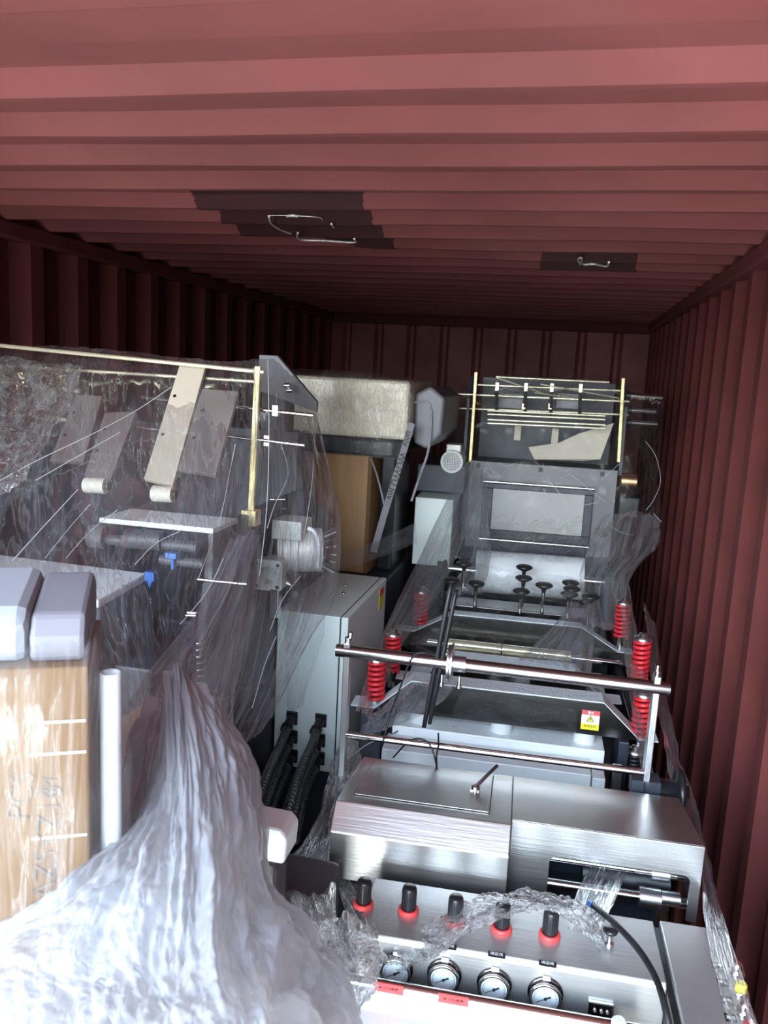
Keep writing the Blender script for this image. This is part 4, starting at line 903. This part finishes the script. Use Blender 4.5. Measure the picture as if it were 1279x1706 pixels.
sheet('film_sheet', [[(-80, 975, .98), (60, 978, .98), (140, 980, 1.0), (172, 1000, 1.02)], [(-80, 1095, .73), (70, 1095, .73), (165, 1070, .78), (205, 1080, .86)], [(-80, 1280, .70), (60, 1280, .70), (150, 1280, .715), (225, 1250, .84)],
      [(-80, 1440, .67), (60, 1440, .68), (140, 1440, .70), (225, 1420, .82)], [(-80, 1600, .62), (60, 1600, .62), (140, 1580, .64), (215, 1560, .74)]],
      M['veil'], [(.010, 3, 2, 0), (.005, 6, 2, 1), (.0015, 16, 4, 1)], 130, 130, 'milky film veil draped over the cardboard carton and white tube', seed=47)
# console films
sheet('film_clump', [[(540, 1520, 1.30), (580, 1515, 1.32), (625, 1530, 1.30)], [(530, 1560, 1.24), (580, 1555, 1.20), (640, 1570, 1.24)], [(535, 1620, 1.16), (590, 1620, 1.12), (640, 1625, 1.18)], [(560, 1680, 1.08), (600, 1680, 1.06), (625, 1660, 1.12)]],
      M['crumple'], [(.012, 3, 3, 1), (.005, 7, 7, 1), (.0012, 15, 15, 1)], 90, 90, 'crumpled clear film clump at the left end of the gauge console', seed=53, edge=.01)
sheet('film_strip', [[(640, 1600, 1.30), (720, 1530, 1.36), (800, 1488, 1.42), (890, 1478, 1.44), (965, 1495, 1.42), (1012, 1555, 1.36)], [(655, 1612, 1.29), (725, 1560, 1.32), (800, 1515, 1.37), (890, 1498, 1.40), (955, 1515, 1.39), (1005, 1572, 1.34)],
      [(670, 1608, 1.27), (730, 1585, 1.29), (800, 1540, 1.34), (885, 1512, 1.38), (940, 1530, 1.38), (1000, 1580, 1.33)]], M['crumple'], [(.008, 8, 2, 1), (.004, 22, 6, 1), (.002, 50, 12, 1)], 150, 50, 'crinkled film band lying across the console over the black regulator knobs', seed=59, edge=.006)
sheet('film_strip', [[(555, 1455, 1.52), (585, 1465, 1.52), (620, 1460, 1.52)], [(570, 1510, 1.46), (620, 1520, 1.43), (670, 1525, 1.40)], [(600, 1560, 1.37), (660, 1565, 1.34), (725, 1560, 1.33)], [(640, 1595, 1.28), (670, 1598, 1.27), (740, 1580, 1.29)]],
      M['crumple'], [(.010, 8, 2, 1), (.004, 18, 5, 1)], 90, 80, 'stretched film tail pulled down from the stainless cover corner to the gauges', seed=61)
sheet('film_strip', [[(985, 1440, 1.62), (1020, 1445, 1.62), (1045, 1450, 1.62)], [(960, 1490, 1.50), (1000, 1495, 1.50), (1025, 1490, 1.50)], [(945, 1545, 1.36), (975, 1550, 1.35), (1000, 1545, 1.36)]],
      M['rope'], [(.006, 10, 1, 1)], 60, 40, 'thin film strands stretched down through the arched cover opening', seed=67)
# gap between cabinet and cover
sheet('film_clump', [[(575, 1225, 2.0), (592, 1222, 2.0), (600, 1240, 1.98)], [(548, 1270, 1.92), (575, 1268, 1.90), (602, 1275, 1.9)], [(540, 1310, 1.84), (565, 1312, 1.82), (592, 1310, 1.83)], [(510, 1390, 1.7), (540, 1392, 1.68), (565, 1390, 1.68)], [(462, 1440, 1.50), (515, 1448, 1.49), (560, 1450, 1.50)], [(470, 1510, 1.27), (520, 1515, 1.26), (558, 1510, 1.28)], [(490, 1580, 1.24), (530, 1580, 1.23), (565, 1570, 1.25)]],
      M['crumple'], [(.010, 3, 5, 1), (.004, 6, 10, 1), (.001, 12, 20, 1)], 70, 140, 'crumpled film trailing in the dark gap left of the stainless cover', seed=71, edge=.008)
# rear unit bag
sheet('film_sheet', [[(762, 640, 3.62), (860, 618, 3.60), (960, 622, 3.60), (1045, 640, 3.60), (1102, 655, 3.62)], [(752, 700, 3.42), (860, 690, 3.40), (960, 695, 3.40), (1050, 700, 3.40), (1105, 700, 3.48)], [(770, 790, 3.40), (860, 780, 3.38), (960, 785, 3.38), (1050, 790, 3.36), (1100, 800, 3.42)],
      [(770, 860, 3.36), (860, 860, 3.34), (960, 865, 3.33), (1040, 870, 3.32), (1102, 860, 3.36)], [(740, 930, 3.24), (850, 930, 3.12), (950, 935, 3.10), (1030, 935, 3.14), (1085, 915, 3.22)]],
      M['filmv'], [(.016, 3, 3, 0), (.008, 6, 4, 1), (.003, 16, 10, 1)], 130, 110, 'clear bag over the posts and window of the right machine rear unit', seed=73)
sheet('film_sheet', [[(1000, 860, 3.26), (1060, 850, 3.28), (1100, 860, 3.30)], [(975, 920, 3.14), (1040, 920, 3.12), (1098, 905, 3.2)], [(965, 975, 3.02), (1010, 975, 3.0), (1050, 960, 3.04)], [(985, 1040, 2.86), (1015, 1045, 2.84), (1045, 1040, 2.88)]],
      M['rope'], [(.014, 3, 3, 1), (.005, 9, 8, 1)], 80, 80, 'grey bunched film hanging off the right machine rear unit towards the wall', seed=79)
sheet('film_sheet', [[(690, 950, 3.04), (770, 935, 2.92), (860, 945, 2.90), (970, 960, 2.90)], [(665, 1000, 2.84), (760, 985, 2.78), (860, 990, 2.76), (985, 1000, 2.74)], [(640, 1060, 2.62), (760, 1045, 2.66), (870, 1050, 2.66), (1010, 1060, 2.62)], [(700, 1090, 2.56), (790, 1090, 2.54), (880, 1100, 2.54), (985, 1110, 2.52)]],
      M['filmv'], [(.014, 4, 3, 0), (.010, 7, 4, 1), (.004, 18, 10, 1)], 120, 90, 'clear film stretched over the black hand knobs of the right machine', seed=83)
sheet('film_rope', [[(772, 770, 3.28), (790, 765, 3.30), (808, 800, 3.32)], [(722, 880, 3.02), (745, 892, 3.04), (775, 895, 3.08)], [(675, 980, 2.72), (700, 992, 2.76), (730, 985, 2.80)], [(630, 1075, 2.42), (645, 1082, 2.44), (662, 1090, 2.46)], [(595, 1180, 2.06), (605, 1182, 2.07), (625, 1200, 2.12)]],
      M['rope'], [(.010, 5, 2, 1), (.006, 12, 4, 1)], 60, 130, 'twisted grey film pulled from the rear unit down to the left bracket', seed=89)
sheet('film_rope', [[(790, 780, 3.26), (800, 780, 3.26), (815, 790, 3.28)], [(780, 860, 3.2), (800, 860, 3.2), (812, 860, 3.2)], [(785, 930, 3.14), (800, 935, 3.12), (818, 925, 3.14)], [(740, 985, 2.96), (790, 990, 2.94), (800, 975, 2.98)]],
      M['rope'], [(.014, 4, 2, 1)], 50, 80, 'hanging film tail left of the white window of the rear unit', seed=91)
sheet('film_rope', [[(1030, 960, 3.0), (1040, 955, 3.0), (1048, 965, 3.0)], [(1035, 1040, 2.72), (1048, 1040, 2.72), (1062, 1045, 2.74)], [(1042, 1110, 2.44), (1055, 1110, 2.44), (1075, 1120, 2.46)], [(1055, 1200, 2.14), (1064, 1200, 2.14), (1075, 1205, 2.16)], [(1068, 1290, 1.98), (1080, 1290, 1.98), (1092, 1295, 1.98)]],
      M['rope'], [(.008, 4, 3, 1), (.003, 10, 6, 1)], 40, 120, 'long film strand running down past the red springs at the wall side', seed=97)
sheet('film_sheet', [[(955, 1000, 2.74), (975, 1005, 2.74), (990, 1000, 2.74)], [(910, 1050, 2.62), (950, 1055, 2.60), (990, 1060, 2.60)], [(845, 1108, 2.46), (910, 1115, 2.46), (985, 1118, 2.46)]],
      M['rope'], [(.010, 8, 1, 1), (.003, 22, 3, 1)], 80, 60, 'fan of stretched film below the hand knobs on the polished rollers', seed=101)
sheet('film_sheet', [[(640, 1172, 2.14), (690, 1136, 2.16), (757, 1140, 2.16)], [(610, 1200, 2.08), (680, 1170, 2.10), (740, 1165, 2.12)], [(592, 1228, 2.02), (650, 1212, 2.05), (712, 1190, 2.1)]],
      M['rope'], [(.006, 5, 4, 1), (.003, 14, 8, 1)], 80, 60, 'film flap over the left shoulder of the front bridge', seed=103)
sheet('film_sheet', [[(770, 1150, 2.14), (860, 1165, 2.14), (960, 1182, 2.14)], [(750, 1195, 2.12), (860, 1205, 2.12), (960, 1215, 2.12)], [(760, 1225, 2.1), (860, 1240, 2.1), (950, 1250, 2.1)]],
      M['filmv'], [(.004, 5, 3, 1)], 80, 50, 'thin film stretched flat over the dark face of the front bridge', seed=107)
sheet('film_sheet', [[(1075, 1000, 2.9), (1092, 1040, 2.9)], [(1085, 1110, 2.5), (1105, 1130, 2.5)], [(1110, 1230, 2.14), (1130, 1250, 2.16)], [(1125, 1320, 1.94), (1160, 1330, 1.96)], [(1165, 1430, 1.70), (1185, 1440, 1.72)], [(1180, 1560, 1.44), (1218, 1560, 1.46)], [(1215, 1700, 1.20), (1262, 1700, 1.22)], [(1230, 1800, 1.1), (1285, 1800, 1.12)]],
      M['film'], [(.008, 3, 6, 1), (.003, 8, 20, 1)], 50, 160, 'clear film running along the wall side of the right machine', seed=109)
sheet('film_rope', [[(560, 925, 2.70), (568, 950, 2.68)], [(620, 905, 2.78), (630, 930, 2.76)], [(690, 870, 2.9), (692, 905, 2.9)]], M['rope'], [(.008, 2, 4, 1), (.003, 6, 14, 1)], 40, 70, 'film twist stretched between the cabinet top and the rear control box', seed=113)

def fold_glints(owner_label, lines, r=.0009):  # bright reflection streaks along film folds, drawn as thin whitish tubes
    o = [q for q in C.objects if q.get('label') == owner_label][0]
    for l_ in lines: MB().tube([at(*p)-o.location for p in l_], r, 6, 4).build('fold_glint', M['glint'], o)
fold_glints('clear bag over the posts and window of the right machine rear unit', [
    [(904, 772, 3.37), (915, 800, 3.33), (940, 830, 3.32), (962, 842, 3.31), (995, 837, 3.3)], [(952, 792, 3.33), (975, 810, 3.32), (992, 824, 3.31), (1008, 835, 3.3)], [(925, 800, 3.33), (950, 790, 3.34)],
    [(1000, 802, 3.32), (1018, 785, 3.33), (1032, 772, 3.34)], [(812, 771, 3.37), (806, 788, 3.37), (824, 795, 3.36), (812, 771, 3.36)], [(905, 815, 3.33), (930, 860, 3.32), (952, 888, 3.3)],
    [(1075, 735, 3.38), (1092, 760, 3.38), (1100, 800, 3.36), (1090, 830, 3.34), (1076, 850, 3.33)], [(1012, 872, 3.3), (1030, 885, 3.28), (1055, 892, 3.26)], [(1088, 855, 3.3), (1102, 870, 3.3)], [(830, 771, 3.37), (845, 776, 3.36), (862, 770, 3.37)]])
fold_glints('clear film sheet draped over the front of the left machine', [
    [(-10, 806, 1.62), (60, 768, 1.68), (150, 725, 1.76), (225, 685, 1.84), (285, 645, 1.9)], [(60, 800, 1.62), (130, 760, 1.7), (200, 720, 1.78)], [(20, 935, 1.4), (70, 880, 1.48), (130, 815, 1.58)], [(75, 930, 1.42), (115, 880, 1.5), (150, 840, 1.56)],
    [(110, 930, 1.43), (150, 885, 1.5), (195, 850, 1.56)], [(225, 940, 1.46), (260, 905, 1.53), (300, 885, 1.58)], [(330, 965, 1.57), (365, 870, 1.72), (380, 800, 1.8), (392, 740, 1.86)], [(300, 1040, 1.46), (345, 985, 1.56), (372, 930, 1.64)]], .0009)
fold_glints('clear film curtain hanging down the right side of the left machine over the motor', [
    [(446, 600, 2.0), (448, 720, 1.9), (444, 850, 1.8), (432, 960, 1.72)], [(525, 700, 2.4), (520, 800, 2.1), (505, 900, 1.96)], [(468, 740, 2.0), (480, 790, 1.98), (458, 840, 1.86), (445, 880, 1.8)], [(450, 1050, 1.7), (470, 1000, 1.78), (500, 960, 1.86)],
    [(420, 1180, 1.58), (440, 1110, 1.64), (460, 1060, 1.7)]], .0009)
